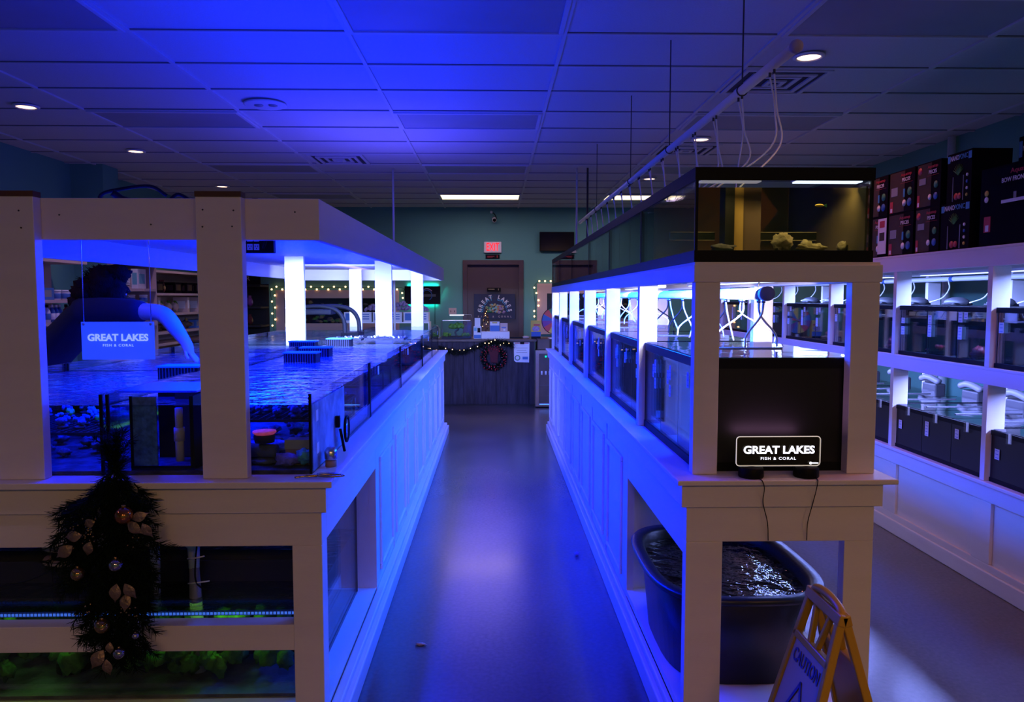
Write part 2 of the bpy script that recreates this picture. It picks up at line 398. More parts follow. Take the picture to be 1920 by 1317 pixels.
for cx in (-2, 0, 2):
    for k, y in enumerate((-.76, 1.68, 4.12, 6.56, 9.0, 11.44)):
        if y < 3: continue
        x = A0+.61+1.22*cx; lit = (k == 5 and cx >= 0)
        w1 = ['', '', 'nearest', 'second', 'third', 'farthest'][k]
        troffer(x, y, lit, ('glowing warm white' if lit else 'unlit grey')+' ceiling light panel, '+w1+' in the '+colname[cx])
# recessed downlights
def downlight(x, y, label, e=7):
    t = thing('downlight', (x, y, ZC), label, 'ceiling light', 'recessed round downlights')
    MB().lathe([(.095, .002), (.095, -.006), (.075, -.012), (.070, -.002)], (x, y, ZC), 32, 'white_plastic').build('trim_ring', t)
    MB().lathe([(.0, -.004), (.069, -.004), (.069, -.002), (0, -.002)], (x, y, ZC), 32, 'warm_lens').build('lens', t)
    l = bpy.data.lights.new('downlight_beam', 'SPOT'); l.energy = e; l.color = ((3, .9, .6) if x > 0 else (1.3, .9, 1.6)); l.spot_size = R(125); l.spot_blend = .7; l.shadow_soft_size = .07
    o = bpy.data.objects.new('downlight_beam', l); col.objects.link(o); o.parent = t; o.location = (0, 0, -.02)
for i, y in enumerate((-.2, 2.3, 4.78, 7.25, 9.64)):
    downlight(1.94, y, ['downlight above the entrance end, right row', 'second downlight of the right row', 'lit round downlight beside the white pipe end', 'lit round downlight above the fish rack middle', 'farthest lit downlight of the right row'][i], 11)
for i, y in enumerate((-1.2, 1.3, 3.7, 6.14, 7.96, 10.43)):
    downlight(-3.64, y, ['downlight of the left row nearest the front wall', 'second downlight of the left row', 'third downlight of the left row', 'lit round downlight nearest the coral island post, left row', 'lit round downlight in front of the teal pillar', 'farthest lit downlight of the left row'][i], (20, 24, 24, 26, 26, 26)[i])
# air vents
def vent(x, y, s, label):
    t = thing('air_vent', (x, y, ZC), label, 'air vent', 'ceiling air vents')
    b = MB()
    for k in range(4):
        r = s-.075*k; z = ZC-.004-.006*(k % 2)
        for (x0, x1, y0, y1) in ((-r, r, -r, -r+.03), (-r, r, r-.03, r), (-r, -r+.03, -r+.03, r-.03), (r-.03, r, -r+.03, r-.03)): b.box(x+x0, x+x1, y+y0, y+y1, z-.006, z+.006, 'tbar')
    b.build('louver', t)
    MB().box(x-s+.03, x+s-.03, y-s+.03, y+s-.03, ZC-.001, ZC+.004, 'shadow_gap').build('duct', t)
vent(1.93, 5.34, .29, 'square ceiling air vent behind the raised end of the white pipe')
vent(1.93, 7.78, .29, 'square ceiling air vent farther along the white pipe')
vent(-1.67, 8.40, .29, 'square ceiling air vent above the far end of the coral island')
t = thing('ceiling_speaker', (-1.76, 6.03, ZC), 'round white ceiling speaker above the coral island', 'speaker')
MB().lathe([(.16, .0), (.16, -.008), (.15, -.012), (.0, -.006)], (-1.76, 6.03, ZC), 36, 'tbar').build('grille', t)
for dx in (-.05, .06): MB().lathe([(.035, -.008), (.033, -.014), (0, -.014)], (-1.76+dx, 6.03, ZC), 20, 'grey_plastic').build('cone', t)
for (x, y, n_, z0) in ((-1.174, 9.0, 'thin conduit rod hanging behind the coral island canopy', 1.0), (.949, 8.876, 'thin conduit rod at the far end of the white pipe', 1.0), (1.072, 8.873, 'dark conduit rod just right of the pale far rod', 1.3)):
    tag(MB().cyl((x, y, z0), (x, y, ZC), .012, 10, 'dark_grey' if 'dark' in n_ else 'pvc').build('conduit_rod'), n_, 'pipe')
tag(MB().cyl((4.24, 7.1, .0), (4.24, 7.1, ZC), .035, 14, 'white_plastic').build('wall_pipe'), 'white vertical pipe standing against the right wall above the boxes', 'pipe')

# ================================================================== tanks
def glass_tank(name, x0, x1, y0, y1, z0, z1, label, group=None, rim=None, water=.86, lid=False, black=(), dividers=(), mat_water='water', edge='black', floor_m='sand', tags_=(), floor_h=.012, rimh=.022, wbody='water_body', cat='aquarium'):
    """rim: material of the plastic frame; black: sides that are opaque; dividers: fractions along Y; tags_: (side, y, z, w, h) paper labels"""
    t = thing(name, ((x0+x1)/2, (y0+y1)/2, z0), label, cat, group); g = .006
    p = MB(); q = MB()
    for side, bx in (('w', (x0, x0+g, y0, y1)), ('e', (x1-g, x1, y0, y1)), ('s', (x0+g, x1-g, y0, y0+g)), ('n', (x0+g, x1-g, y1-g, y1))):
        if side in black: MB().box(*bx, z0, z1, 'panel_black').build('black_panel', t)
        else: p.box(*bx, z0, z1, 'tank_glass')
    if p.v: p.build('glass_panes', t)
    e = MB(); s = .007
    for (a, c) in ((x0, y0), (x1-s, y0), (x0, y1-s), (x1-s, y1-s)): 
        if edge: MB().box(a-.0005, a+s+.0005, c-.0005, c+s+.0005, z0+.001, z1-.001, edge).build('silicone_edge', t)
    MB().box(x0+g, x1-g, y0+g, y1-g, z0+.001, z0+floor_h, floor_m).build('tank_floor', t)
    if rim:
        for nm, (a, c) in (('top_rim', (z1-rimh, z1+.003)), ('bottom_rim', (z0, z0+rimh))):
            b = MB(); o = .003
            b.box(x0-o, x0+.008, y0-o, y1+o, a, c, rim); b.box(x1-.008, x1+o, y0-o, y1+o, a, c, rim); b.box(x0+.008, x1-.008, y0-o, y0+.008, a, c, rim); b.box(x0+.008, x1-.008, y1-.008, y1+o, a, c, rim)
            b.build(nm, t)
    for f in dividers:
        y = y0+(y1-y0)*f; MB().box(x0+g, x1-g, y-.003, y+.003, z0+floor_h, z1-.01, 'black_matte').build('divider', t)
    if water:
        zw = z0+(z1-z0)*water; b = MB(); a = g+.001
        v = [(x, y, z) for z in (z0+floor_h+.001, zw) for y in (y0+a, y1-a) for x in (x0+a, x1-a)]
        b.add(v, [(4, 5, 7, 6)], mat_water); b.add(v, [(0, 1, 5, 4), (2, 6, 7, 3), (0, 4, 6, 2), (1, 3, 7, 5)], wbody)
        b.build('water', t)
    if lid:
        b = MB(); b.box(x0+.004, x1-.004, y0+.004, y1-.004, z1+.003, z1+.007, 'lid_glass'); b.build('glass_lid', t)
        MB().box(x0+.10, x1-.10, (y0+y1)/2-.006, (y0+y1)/2+.006, z1+.007, z1+.011, 'dark_grey').build('lid_hinge', t)
    for (side, y, z, w_, h) in tags_:
        b = MB(); x = {'w': x0-.0045, 'e': x1+.0015}[side]
        b.box(x, x+.001, y-w_/2, y+w_/2, z-h/2, z+h/2, 'paper')
        n_ = max(1, int(h/.014))
        for k in range(n_): zz = z-h/2+(k+.5)*h/n_; b.box(x-.0005, x, y-w_*.32, y+w_*.3, zz-.0012, zz+.0012, 'blue_paper')
        b.build('price_label', t)
    return t

# ================================================================== coral island (left)
T = thing('aquarium_rack', (-1.25, 5.1, 0), 'long white canopied coral island rack left of the aisle, christmas swag on its end', 'aquarium stand')
IX0, IX1 = -2.02, -.53
b = MB(); b.box(-2.05, -.486, 2.25, 7.91, .836, .856); b.build('countertop', T, bevel=.003)
b = MB(); b.box(-2.04, -.511, 2.285, 2.305, .752, .836); b.box(-.53, -.511, 2.305, 7.89, .752, .836); b.box(-2.04, -2.02, 2.305, 7.89, .752, .836); b.build('apron', T, bevel=.002)
b = MB(); b.box(-2.02, -.53, 2.305, 2.375, .644, .8355); b.box(-.60, -.53, 2.375, 3.36, .645, .8355); b.build('rail', T, bevel=.002)
b = MB(); b.box(-1.93, -.621, 2.31, 2.37, .312, .393); b.build('rail', T, bevel=.002)
for (x0, x1) in ((-.621, -.53), (-2.02, -1.93)): MB().box(x0, x1, 2.305, 2.375, 0, .644).build('leg', T, bevel=.002)
MB().box(-2.0, -.535, 2.38, 3.36, .075, .10).build('sump_shelf', T)
b = MB(); b.box(-2.0, -.55, 3.361, 3.385, 0, .8355, 'white_wood'); b.box(-2.02, -2.0, 2.38, 7.88, 0, .8355, 'white_wood'); b.build('inner_panel', T)
b = MB(); b.box(-.56, -.53, 3.36, 7.88, 0, .752); b.box(-2.0, -.56, 7.85, 7.88, 0, .8355); b.build('side_panel', T)
b = MB()
for k in range(8):
    y0 = 3.46+k*.555; y1 = y0+.43
    for (a, c, e, f) in ((y0, y1, .15, .172), (y0, y1, .655, .677), (y0, y0+.022, .172, .655), (y1-.022, y1, .172, .655)): b.box(-.53, -.518, a, c, e, f)
    b.box(-.53, -.524, y1+.045, y1+.08, .10, .75)
b.build('panel_moulding', T, bevel=.003)
b = MB(); b.box(-.53, -.4765, 2.375, 7.9, 0, .075); b.box(-.53, -.495, 2.375, 7.9, .075, .10); b.box(-2.02, -.4765, 2.27, 2.305, 0, .075); b.build('baseboard', T, bevel=.006)
# canopy
b = MB(); b.box(-1.987, -.528, 2.335, 2.357, 1.576, 1.70); b.box(-1.987, -.528, 7.978, 8.0, 1.576, 1.70); b.box(-.55, -.528, 2.357, 7.978, 1.576, 1.70); b.box(-1.987, -1.965, 2.357, 7.978, 1.576, 1.70); b.build('canopy_fascia', T, bevel=.002)
MB().box(-1.965, -.55, 2.357, 7.978, 1.685, 1.699).build('canopy_board', T)
def post(x0, x1, y0, y1, z0, z1, cap=True):
    p = MB().box(x0, x1, y0, y1, z0, z1).build('post', T, bevel=.002)
    if cap: MB().box(x0-.001, x1+.001, y0-.001, y1, z1, z1+.016, 'brown_wood').build('post_cap', p)
for (x0, x1) in ((-1.487, -1.353), (-.882, -.748), (-1.98, -1.853)): post(x0, x1, 2.295, 2.334, .8565, 1.70)
post(-1.44, -1.31, 5.295, 5.335, .8565, 1.684, False); post(-.927, -.797, 5.96, 6.0, .8565, 1.684, False)
for (x0, x1) in ((-1.455, -1.331), (-.838, -.716)): post(x0, x1, 7.70, 7.74, .8565, 1.684, False)
for (x, y, z) in ((-1.46, 2.2935, 1.66), (-1.395, 2.2935, 1.658), (-1.462, 2.2935, 1.61), (-1.39, 2.2935, 1.608), (-.86, 2.2935, 1.662), (-.77, 2.2935, 1.66), (-.862, 2.2935, 1.612), (-.775, 2.2935, 1.613), (-1.30, 2.3335, 1.65), (-1.03, 2.3335, 1.622), (-.60, 2.3335, 1.66)):
    MB().cyl((x, y, z), (x, y+.0025, z), .0026, 8, 'dark_grey').build('screw', T)
# tanks on the island
rowsR = [(2.346, 3.46), (3.475, 4.60), (4.615, 5.945), (6.015, 6.93), (6.945, 7.69)]
rowsL = [(2.346, 3.46), (3.475, 4.60), (4.615, 5.28), (5.35, 6.50), (6.515, 7.69)]
rn = ['nearest the swag', 'second from the swag', 'third from the swag', 'just behind its middle post', 'at the far end']
for i in range(5):
    y0, y1 = rowsR[i]
    tg = [('e', y0+.07, 1.03, .030, .036), ('e', y0+.075, .925, .030, .035)] if i == 0 else [('e', y0+.1+.13*i, 1.05, .03, .04)]
    glass_tank('coral_tank', -1.19, -.566, y0, y1, .8565, 1.108, 'rimless coral tank, aisle side of the island, '+rn[i], 'coral tanks of the island', tags_=tg, floor_m='reef_floor')
    y0, y1 = rowsL[i]
    glass_tank('coral_tank', -1.93, -1.203, y0, y1, .8565, 1.108, 'rimless coral tank, back side of the island, '+rn[i], 'coral tanks of the island', floor_m='reef_floor')
t = [o for o in bpy.data.objects if o.name == 'coral_tank'][0]
MB().box(-.5655, -.5648, 2.36, 2.86, .862, 1.072, 'lit_glass_tint').build('lit_glass_sheet', t)  # added pale blue sheet standing in for glass lit bright blue
# corals: a black egg-crate rack in each near tank, full of frags
def frag(x, y, z, r, m, s):
    b = MB(); b.lathe([(r*.8, 0), (r*.9, .006), (r*.5, .010)], (x, y, z), 10, 'rock')
    for k in range(5):
        a = 2.4*k+s; q = r*.55*(k > 0); b.ball((x+q*cos(a), y+q*sin(a), z+.010+r*(.5+.25*((k*7+s) % 3))), r*(.42+.1*(k % 2)), m, 9, 6, .2, 3, s+k)
    return b
cm = ['blue_coral', 'violet_coral', 'teal_coral', 'blue_coral', 'green_coral']
protos = []
for k in range(5):
    o = frag(0, 0, 0, .017, cm[k], k).build('coral_frag', base=(0, 0, 0)); protos.append(o)
def frag_rack(x0, x1, y0, y1, z, label, edge=None, n=24, seed=0, tiltx=0):
    t = thing('frag_rack', ((x0+x1)/2, (y0+y1)/2, z), label, 'coral rack', 'egg-crate coral racks')
    b = MB(); nx = int((x1-x0)/.025); ny = int((y1-y0)/.025)
    for i in range(nx+1): x = x0+(x1-x0)*i/nx; b.box(x-.0015, x+.0015, y0, y1, z-.010, z, 'black_matte')
    for j in range(ny+1): y = y0+(y1-y0)*j/ny; b.box(x0, x1, y-.0015, y+.0015, z-.0095, z-.0005, 'black_matte')
    b.build('grid_shelf', t)
    for (x, y) in ((x0+.01, y0+.01), (x1-.01, y0+.01), (x0+.01, y1-.01), (x1-.01, y1-.01)): MB().cyl((x, y, .871), (x, y, z-.010), .006, 8, 'black_matte').build('leg', t)
    if edge:
        b = MB()
        if edge == 'green':
            for (a, c) in ((0, .30), (.36, .75), (.82, 1)): b.box(x1-.0, x1+.004, y0+(y1-y0)*a, y0+(y1-y0)*c, z+.012, z+.018, 'green_strip')
        b.box(x1+.0, x1+.003, y0, y1, z-.035, z-.031, 'red_strip'); b.build('glowing_strip', t)
    rr = random.Random(seed); pos = []
    for i in range(n*12):
        x = rr.uniform(x0+.03, x1-.03); y = rr.uniform(y0+.03, y1-.03)
        if len(pos) < n and all(math.hypot(x-q[0], y-q[1]) > .052 for q in pos): pos.append((x, y, z+.0005))
    return pos
first = [True]*5
def place_frags(pos, lab, grp, seed=0):
    rr = random.Random(seed+99)
    for i, p in enumerate(pos):
        k = rr.randrange(5); s = rr.uniform(.8, 1.25)
        if first[k]:
            o = protos[k]; o.location = p; first[k] = False; tag(o, lab, 'coral', grp); o.scale = (s, s, s)
        else:
            o = protos[k].copy(); col.objects.link(o); o.location = p; o['label'] = lab; o['category'] = 'coral'; o['group'] = grp; o.scale = (s, s, s); o.rotation_euler = (0, 0, rr.uniform(0, 6))
P1 = frag_rack(-1.02+.10, -.60, 2.62, 3.30, .985, 'black egg-crate shelf of blue corals in the near tank beside the aisle', None, 44, 1)
place_frags(P1, 'small blue coral frag standing on the black shelf in the near aisle-side tank', 'coral frags in the near aisle-side tank', 1)
P2 = frag_rack(-1.84, -1.26, 2.55, 3.35, .955, 'black egg-crate shelf with glowing green edge in the near back-side tank', 'green', 60, 2)
place_frags(P2, 'small blue coral frag on the green-edged shelf in the near back-side tank', 'coral frags in the near back-side tank', 2)
P3 = frag_rack(-1.12, -.64, 3.60, 4.45, .985, 'black egg-crate shelf in the second aisle-side tank', None, 18, 3)
place_frags(P3, 'small coral frag on the shelf in the second aisle-side tank', 'coral frags in the second aisle-side tank', 3)
P4 = frag_rack(-1.12, -.64, 4.75, 5.60, .985, 'black egg-crate shelf in the third aisle-side tank', None, 14, 4)
place_frags(P4, 'small coral frag on the shelf in the third aisle-side tank', 'coral frags in the third aisle-side tank', 4)
P5 = frag_rack(-1.84, -1.30, 3.60, 4.45, 1.0, 'black egg-crate shelf in the tank under the sleeping green mat, back side', None, 10, 5)
place_frags(P5, 'small coral frag on the shelf in the second back-side tank', 'coral frags in the second back-side tank', 5)
# green mat of polyps near the surface of the near back-side tank
b = MB(); rr = random.Random(5)
for i in range(260):
    x = rr.uniform(-1.85, -1.27); y = rr.uniform(2.95, 3.4); b.ball((x, y, 1.045+rr.uniform(0, .012)), rr.uniform(.008, .016), 'green_coral', 7, 5, .25, 3, i)
b.box(-1.86, -1.26, 2.94, 3.41, 1.030, 1.038, 'black_matte')
tag(b.build('polyp_mat'), 'mat of green polyps just under the water in the near back-side tank', 'coral')
# rocks and show corals in the near aisle-side tank
def single(b, name, lab, cat, **k):
    if name in ('rock', 'coral_lump', 'coral_stone', 'clam'):
        z_ = min(v.z for v in b.v)
        if z_ < .8695 and z_ > .8: b.sit(.8695)
        if 1.5 < z_ < 1.5445: b.sit(1.5440)
    if name == 'coral_skeleton': b.sit(CT+.346)
    return tag(b.build(name, **k), lab, cat)
single(MB().ball((-.86, 2.50, .895), (.05, .05, .025), 'rock', 18, 12, .25, 2, 1), 'rock', 'dark flat rock under the pink coral at the front glass', 'rock')
b = MB(); b.lathe([(.030, 0), (.034, .022), (.030, .026)], (-.735, 2.43, .942), 20, 'black_matte'); b.lathe([(.030, .026), (.037, .032), (.036, .037), (.02, .038), (0, .036)], (-.735, 2.43, .942), 24, 'pink_coral')
single(b, 'pink_coral', 'round pink chalice coral on a black puck in the near aisle-side tank', 'coral')
b = MB(); b.tube(smooth_path([(-.86, 2.47, .905), (-.78, 2.45, .912), (-.70, 2.44, .91)]), [.022]*13, 12, 'rock'); b.ball((-.74, 2.44, .880), (.045, .03, .010), 'rock', 14, 8, .3, 3, 5)
single(b, 'rock', 'tube-shaped rock lying below the pink coral', 'rock')
b = MB(); b.box(-.667, -.580, 2.42, 2.47, .870, .950, 'cardboard'); b.box(-.669, -.578, 2.418, 2.42, .922, .951, 'yellow_panel')
single(b, 'frag_box', 'tan box with a pale front standing in the near corner tank', 'box')
single(MB().ball((-.655, 2.40, .882), (.045, .028, .018), 'violet_coral', 16, 10, .3, 2.5, 8), 'coral_stone', 'purple stone at the bottom of the front corner of the aisle-side tank', 'rock')
single(MB().ball((-.60, 2.40, .905), (.028, .025, .022), 'teal_coral', 16, 10, .3, 3, 9), 'clam', 'teal striped clam in the front corner tank', 'clam')
b = MB(); b.box(-.80, -.70, 2.48, 2.56, .869, .90, 'black_matte'); b.ball((-.75, 2.52, .915), (.07, .05, .015), 'blue_coral', 18, 8, .4, 4, 3)
single(b, 'table_coral', 'blue flat-topped coral on a black block at the front glass', 'coral')
for (x, y, z, r, m, l) in ((-1.0, 2.6, .885, .05, 'blue_coral', 'blue coral lump behind the overflow box'), (-.66, 3.4, .90, .04, 'teal_coral', 'teal coral lump at the back of the near aisle-side tank'), (-.90, 3.38, .90, .05, 'rock', 'rock behind the coral shelf of the near aisle-side tank')):
    single(MB().ball((x, y, z), r, m, 14, 10, .35, 3, int(r*700)), 'coral_lump' if m != 'rock' else 'rock', l, 'coral' if m != 'rock' else 'rock')
for (x, y, l) in ((-1.72, 2.42, 'blue branching coral on the floor of the near back-side tank'),):
    b = MB(); rr = random.Random(3)
    for i in range(16): b.tube([(x+rr.uniform(-.03, .03), y+rr.uniform(-.02, .02), .872), (x+rr.uniform(-.07, .07), y+rr.uniform(-.03, .03), .872+rr.uniform(.03, .06))], [.008, .006], 7, 'blue_coral')
    single(b, 'branching_coral', l, 'coral')
    single(MB().ball((x+.04, y, .873), (.022, .018, .007), 'fluo_green', 10, 6, .3), 'glowing_coral', 'glowing green coral under the blue branching coral', 'coral')
    single(MB().ball((x+.13, y+.02, .873), (.018, .018, .008), 'fluo_green', 10, 6, .3, 3, 4), 'glowing_coral', 'glowing green button coral toward the tank corner', 'coral')
rr = random.Random(31); rk = None
for (x0, x1, y0, y1, n, lb_, gr) in ((-.90, -.63, 2.62, 3.28, 22, 'dark reef rock on the floor of the near aisle-side tank', 'reef rocks, near aisle-side tank'), (-1.87, -1.26, 2.56, 3.3, 30, 'dark reef rock on the floor of the near back-side tank', 'reef rocks, near back-side tank')):
    used_ = []
    for i in range(n*6):
        p = (rr.uniform(x0, x1), rr.uniform(y0, y1), 0); s_ = rr.uniform(.55, 1.0)
        if len(used_) >= n or any(math.hypot(p[0]-q[0], p[1]-q[1]) < .042*(s_+q[2]) for q in used_): continue
        used_.append((p[0], p[1], s_)); p = (p[0], p[1], .869)
        if rk is None: rk = MB().ball((0, 0, 0), (.032, .028, .020), 'reef_rock', 14, 10, .40, 3, 3).sit(0).build('reef_rock', base=(0, 0, 0)); o = rk
        else: o = rk.copy(); col.objects.link(o)
        o.location = p; o.scale = (s_, s_, s_); o.rotation_euler = (0, 0, rr.uniform(0, 6)); tag(o, lb_, 'rock', gr)
# overflow box in the near tank
t = thing('overflow_box', (-1.03, 2.42, .87), 'tall overflow box with black corner strips and a white pipe, in the near aisle-side tank', 'filter')
b = MB(); b.box(-1.125, -1.118, 2.358, 2.365, .869, 1.10, 'black'); b.box(-.942, -.930, 2.358, 2.366, .869, 1.10, 'black'); b.box(-1.125, -.930, 2.56, 2.566, .869, 1.10, 'black'); b.box(-.936, -.930, 2.366, 2.56, .869, 1.10, 'black'); b.box(-1.125, -.93, 2.358, 2.366, .869, .882, 'black'); b.build('box_frame', t)
MB().box(-1.117, -1.045, 2.362, 2.367, .883, 1.098, 'blue_coral').build('side_sheet', t)
MB().box(-1.044, -.943, 2.50, 2.506, .883, 1.098, 'counter_top').build('back_sheet', t)
b = MB(); b.cyl((-1.0, 2.42, .885), (-1.0, 2.42, .985), .013, 14, 'cream_wood'); b.cyl((-1.0, 2.42, .985), (-1.0, 2.42, 1.055), .012, 14, 'cream_wood'); b.cyl((-1.0, 2.42, .95), (-1.0, 2.42, .992), .0165, 14, 'cream_wood'); b.build('standpipe', t)
MB().box(-1.155, -.915, 2.352, 2.60, 1.112, 1.118, 'acrylic_frost').build('lid', t)
b = MB(); b.box(-.955, -.885, 2.445, 2.46, .883, .968, 'yellow_panel'); b.build('yellow_panel', t)
for i, (x, y) in enumerate(((-1.0, 4.3), (-.98, 3.9), (-1.22, 4.9), (-1.05, 5.2), (-1.28, 3.15))):
    t = thing('overflow_box', (x, y, 1.04), 'small black slotted overflow box with pale lid, '+['beside the second aisle-side tank wall', 'in the second tank nearer the swag', 'on the middle glass wall', 'in the third aisle-side tank', 'behind the swag-end post on the middle wall'][i], 'filter', 'slotted overflow boxes')
    b = MB(); b.box(x-.08, x+.08, y-.05, y+.05, 1.045, 1.12, 'black')
    for k in range(12): b.box(x-.074+k*.0125, x-.070+k*.0125, y-.053, y-.05, 1.07, 1.118, 'dark_grey')
    b.build('box_body', t); MB().box(x-.085, x+.085, y-.055, y+.055, 1.12, 1.126, 'lightblue').build('lid', t)
for i, (x, y, sx) in enumerate(((-1.03, 5.45, .10), (-.78, 5.5, .14))):
    b = MB(); b.box(x-sx, x+sx, y-.12, y+.12, 1.10, 1.115, 'black_matte'); rr = random.Random(i)
    for k in range(22): b.ball((x+rr.uniform(-sx+.01, sx-.01), y+rr.uniform(-.1, .1), 1.118), .008, 'dark_grey' if k % 3 else 'foam_white', 7, 5)
    single(b, 'frag_tray', ['black tray of plugs lying over the glass wall, left one', 'black tray of plugs lying over the glass wall, beside the bright post'][i], 'tray')
# gooseneck reef lamp
t = thing('gooseneck_lamp', (-1.18, 6.3, 1.11), 'blue-lit lamp head on two curved gooseneck arms clamped to the island tanks', 'lamp')
for (x, y) in ((-1.20, 6.15), (-1.12, 6.35)):
    MB().tube(smooth_path([(x, y, 1.10), (x-.01, y, 1.22), (x-.07, y, 1.30), (x-.20, y, 1.33), (x-.38, y, 1.32)]), .017, 12, 'black_matte').build('arm', t)
MB().box(-1.62, -1.30, 6.10, 6.30, 1.265, 1.305, 'black_matte').build('lamp_head', t, bevel=.008)
MB().box(-1.60, -1.32, 6.12, 6.28, 1.262, 1.265, 'grey_plastic').build('lens', t)
MB().box(-1.23, -1.09, 6.13, 6.37, 1.095, 1.12, 'black').build('clamp', t)
# led spots under the canopy
for i, x in enumerate((-1.21, -1.075, -.70, -.58)):
    t = thing('led_spot', (x, 2.46, 1.685), 'small round led spot under the island canopy, '+['leftmost of four', 'just above the hanging sign, second of four', 'beside the power strip, third of four', 'rightmost of four, at the canopy corner'][i], 'lamp', 'led spots under the canopy')
    MB().cyl((x, 2.46, 1.592), (x, 2.46, 1.684), .030, 24, 'dark_grey').build('housing', t)
    MB().cyl((x, 2.46, 1.588), (x, 2.46, 1.592), .026, 24, 'led_white').build('lens', t)
# power strip
t = thing('power_strip', (-.80, 2.62, 1.55), 'black power outlet strip with white sockets under the canopy', 'power strip')
MB().box(-.862, -.745, 2.61, 2.64, 1.553, 1.684, 'black').build('housing', t, bevel=.003)
for r_ in range(3):
    for k in range(3):
        x = -.845+k*.022; z = 1.573+r_*.028; b = MB(); b.box(x-.009, x+.009, 2.607, 2.611, z-.010, z+.010, 'white_plastic')
        for dx in (-.004, .004): b.box(x+dx-.001, x+dx+.001, 2.6065, 2.607, z, z+.005, 'black')
        b.cyl((x, 2.607, z-.005), (x, 2.6065, z-.005), .0018, 8, 'black'); b.build('outlet', t)
MB().tube(smooth_path([(-.77, 2.605, 1.60), (-.772, 2.59, 1.57), (-.755, 2.59, 1.62), (-.75, 2.6, 1.68)]), .004, 8, 'black').build('cord', t)
# hanging sign
t = thing('hanging_sign', (-1.18, 2.42, 1.21), 'blue-lit acrylic shop sign hung on two strings under the canopy', 'sign')
MB().box(-1.293, -1.069, 2.417, 2.423, 1.209, 1.327, 'sign_acrylic').build('panel', t)
b = MB(); b.text('GREAT LAKES', .030, (-1.18, 2.416, 1.277), m='engraved_blue', bold=.03, depth=.02, wfit=.188); b.text('FISH & CORAL', .0115, (-1.18, 2.416, 1.2535), m='engraved_blue', bold=.008, depth=.02, spacing=1.25, wfit=.095); b.build('lettering', t)
b = MB()
for x in (-1.285, -1.077): b.cyl((x, 2.42, 1.327), (x, 2.42, 1.684), .0012, 6, 'steel'); b.cyl((x, 2.414, 1.320), (x, 2.426, 1.320), .004, 8, 'steel')
b.build('string', t)
# gear on the canopy
t = thing('led_driver', (-1.15, 2.75, 1.70), 'black power box with looping cable lying on top of the canopy', 'power supply')
MB().box(-1.14, -1.0, 2.72, 2.85, 1.7, 1.745, 'black').build('housing', t, bevel=.005)
MB().tube(smooth_path([(-1.36, 2.70, 1.702), (-1.36, 2.70, 1.755), (-1.30, 2.70, 1.775), (-1.20, 2.72, 1.79), (-1.15, 2.74, 1.76)]), .006, 10, 'black').build('cable', t)
b = MB(); b.tube(smooth_path([(-1.30, 2.66, 1.76), (-1.26, 2.68, 1.735), (-1.16, 2.7, 1.735), (-1.1, 2.71, 1.73)]), .012, 10, 'black'); b.tube(smooth_path([(-1.13, 2.72, 1.745), (-1.11, 2.74, 1.765), (-1.07, 2.74, 1.745)]), .006, 8, 'black'); b.build('plug', t)
t = thing('power_plug', (-.70, 2.75, 1.70), 'black plug and cable on top of the canopy right of the second post', 'power supply')
MB().tube(smooth_path([(-.83, 2.6, 1.71), (-.80, 2.6, 1.73), (-.76, 2.65, 1.715), (-.66, 2.7, 1.708)]), .006, 8, 'black').build('cable', t)
MB().box(-.70, -.66, 2.72, 2.78, 1.70, 1.728, 'black').build('plug_body', t, bevel=.003)
# things on the ledge corner
t = thing('scissors', (-.55, 2.30, .857), 'gold-handled steel scissors lying on the near ledge corner', 'scissors')
b = MB(); b.tube(smooth_path([(-.605, 2.29, .860), (-.575, 2.295, .862), (-.54, 2.30, .8625)]), [.003]*7+[.004]*6, 8, 'gold'); b.build('blade', t)
b = MB(); pts = [(-.498+.040*cos(a), 2.30+.012*sin(a), .8635) for a in [2*pi*k/24 for k in range(24)]]; b.tube(pts, .0028, 8, 'gold', closed=True); b.build('handle', t)
b = MB(); pts = [(-.515+.030*cos(a), 2.325+.010*sin(a), .8625) for a in [2*pi*k/24 for k in range(24)]]; b.tube(pts, .0024, 8, 'steel', closed=True); b.build('handle', t)
t = thing('glass_jar', (-.535, 2.50, .857), 'small glass jar with chrome cap on the ledge by the tank corner', 'jar')
MB().lathe([(0, 0), (.018, 0), (.018, .018), (.016, .020)], (-.532, 2.46, .8565), 20, 'cardboard').build('base', t)
MB().lathe([(.016, .020), (.020, .026), (.021, .05), (.012, .062), (.0, .064)], (-.532, 2.46, .8565), 20, 'steel').build('cap', t)
t = thing('magnifier', (-.55, 2.72, .857), 'round black-rimmed magnifier clipped on the aisle glass', 'magnifier')
b = MB(); pts = [(-.53, 2.72+.035*cos(a), .935+.045*sin(a)) for a in [2*pi*k/32 for k in range(32)]]; b.tube(pts, .005, 8, 'black', closed=True); b.build('rim', t)
MB().lathe([(0, -.001), (.036, 0), (0, .001)], (0, 0, 0), 24, 'acrylic_frost').build('lens_disc', t) if False else None
b = MB(); b.cyl((-.532, 2.72, .935), (-.528, 2.72, .935), .034, 24, 'acrylic_frost'); b.build('lens', t)
b = MB(); b.box(-.562, -.548, 2.68, 2.70, .945, .985, 'black'); b.tube([(-.545, 2.68, .94), (-.54, 2.69, .90), (-.535, 2.70, .8575)], .005, 8, 'black'); b.build('clip', t)
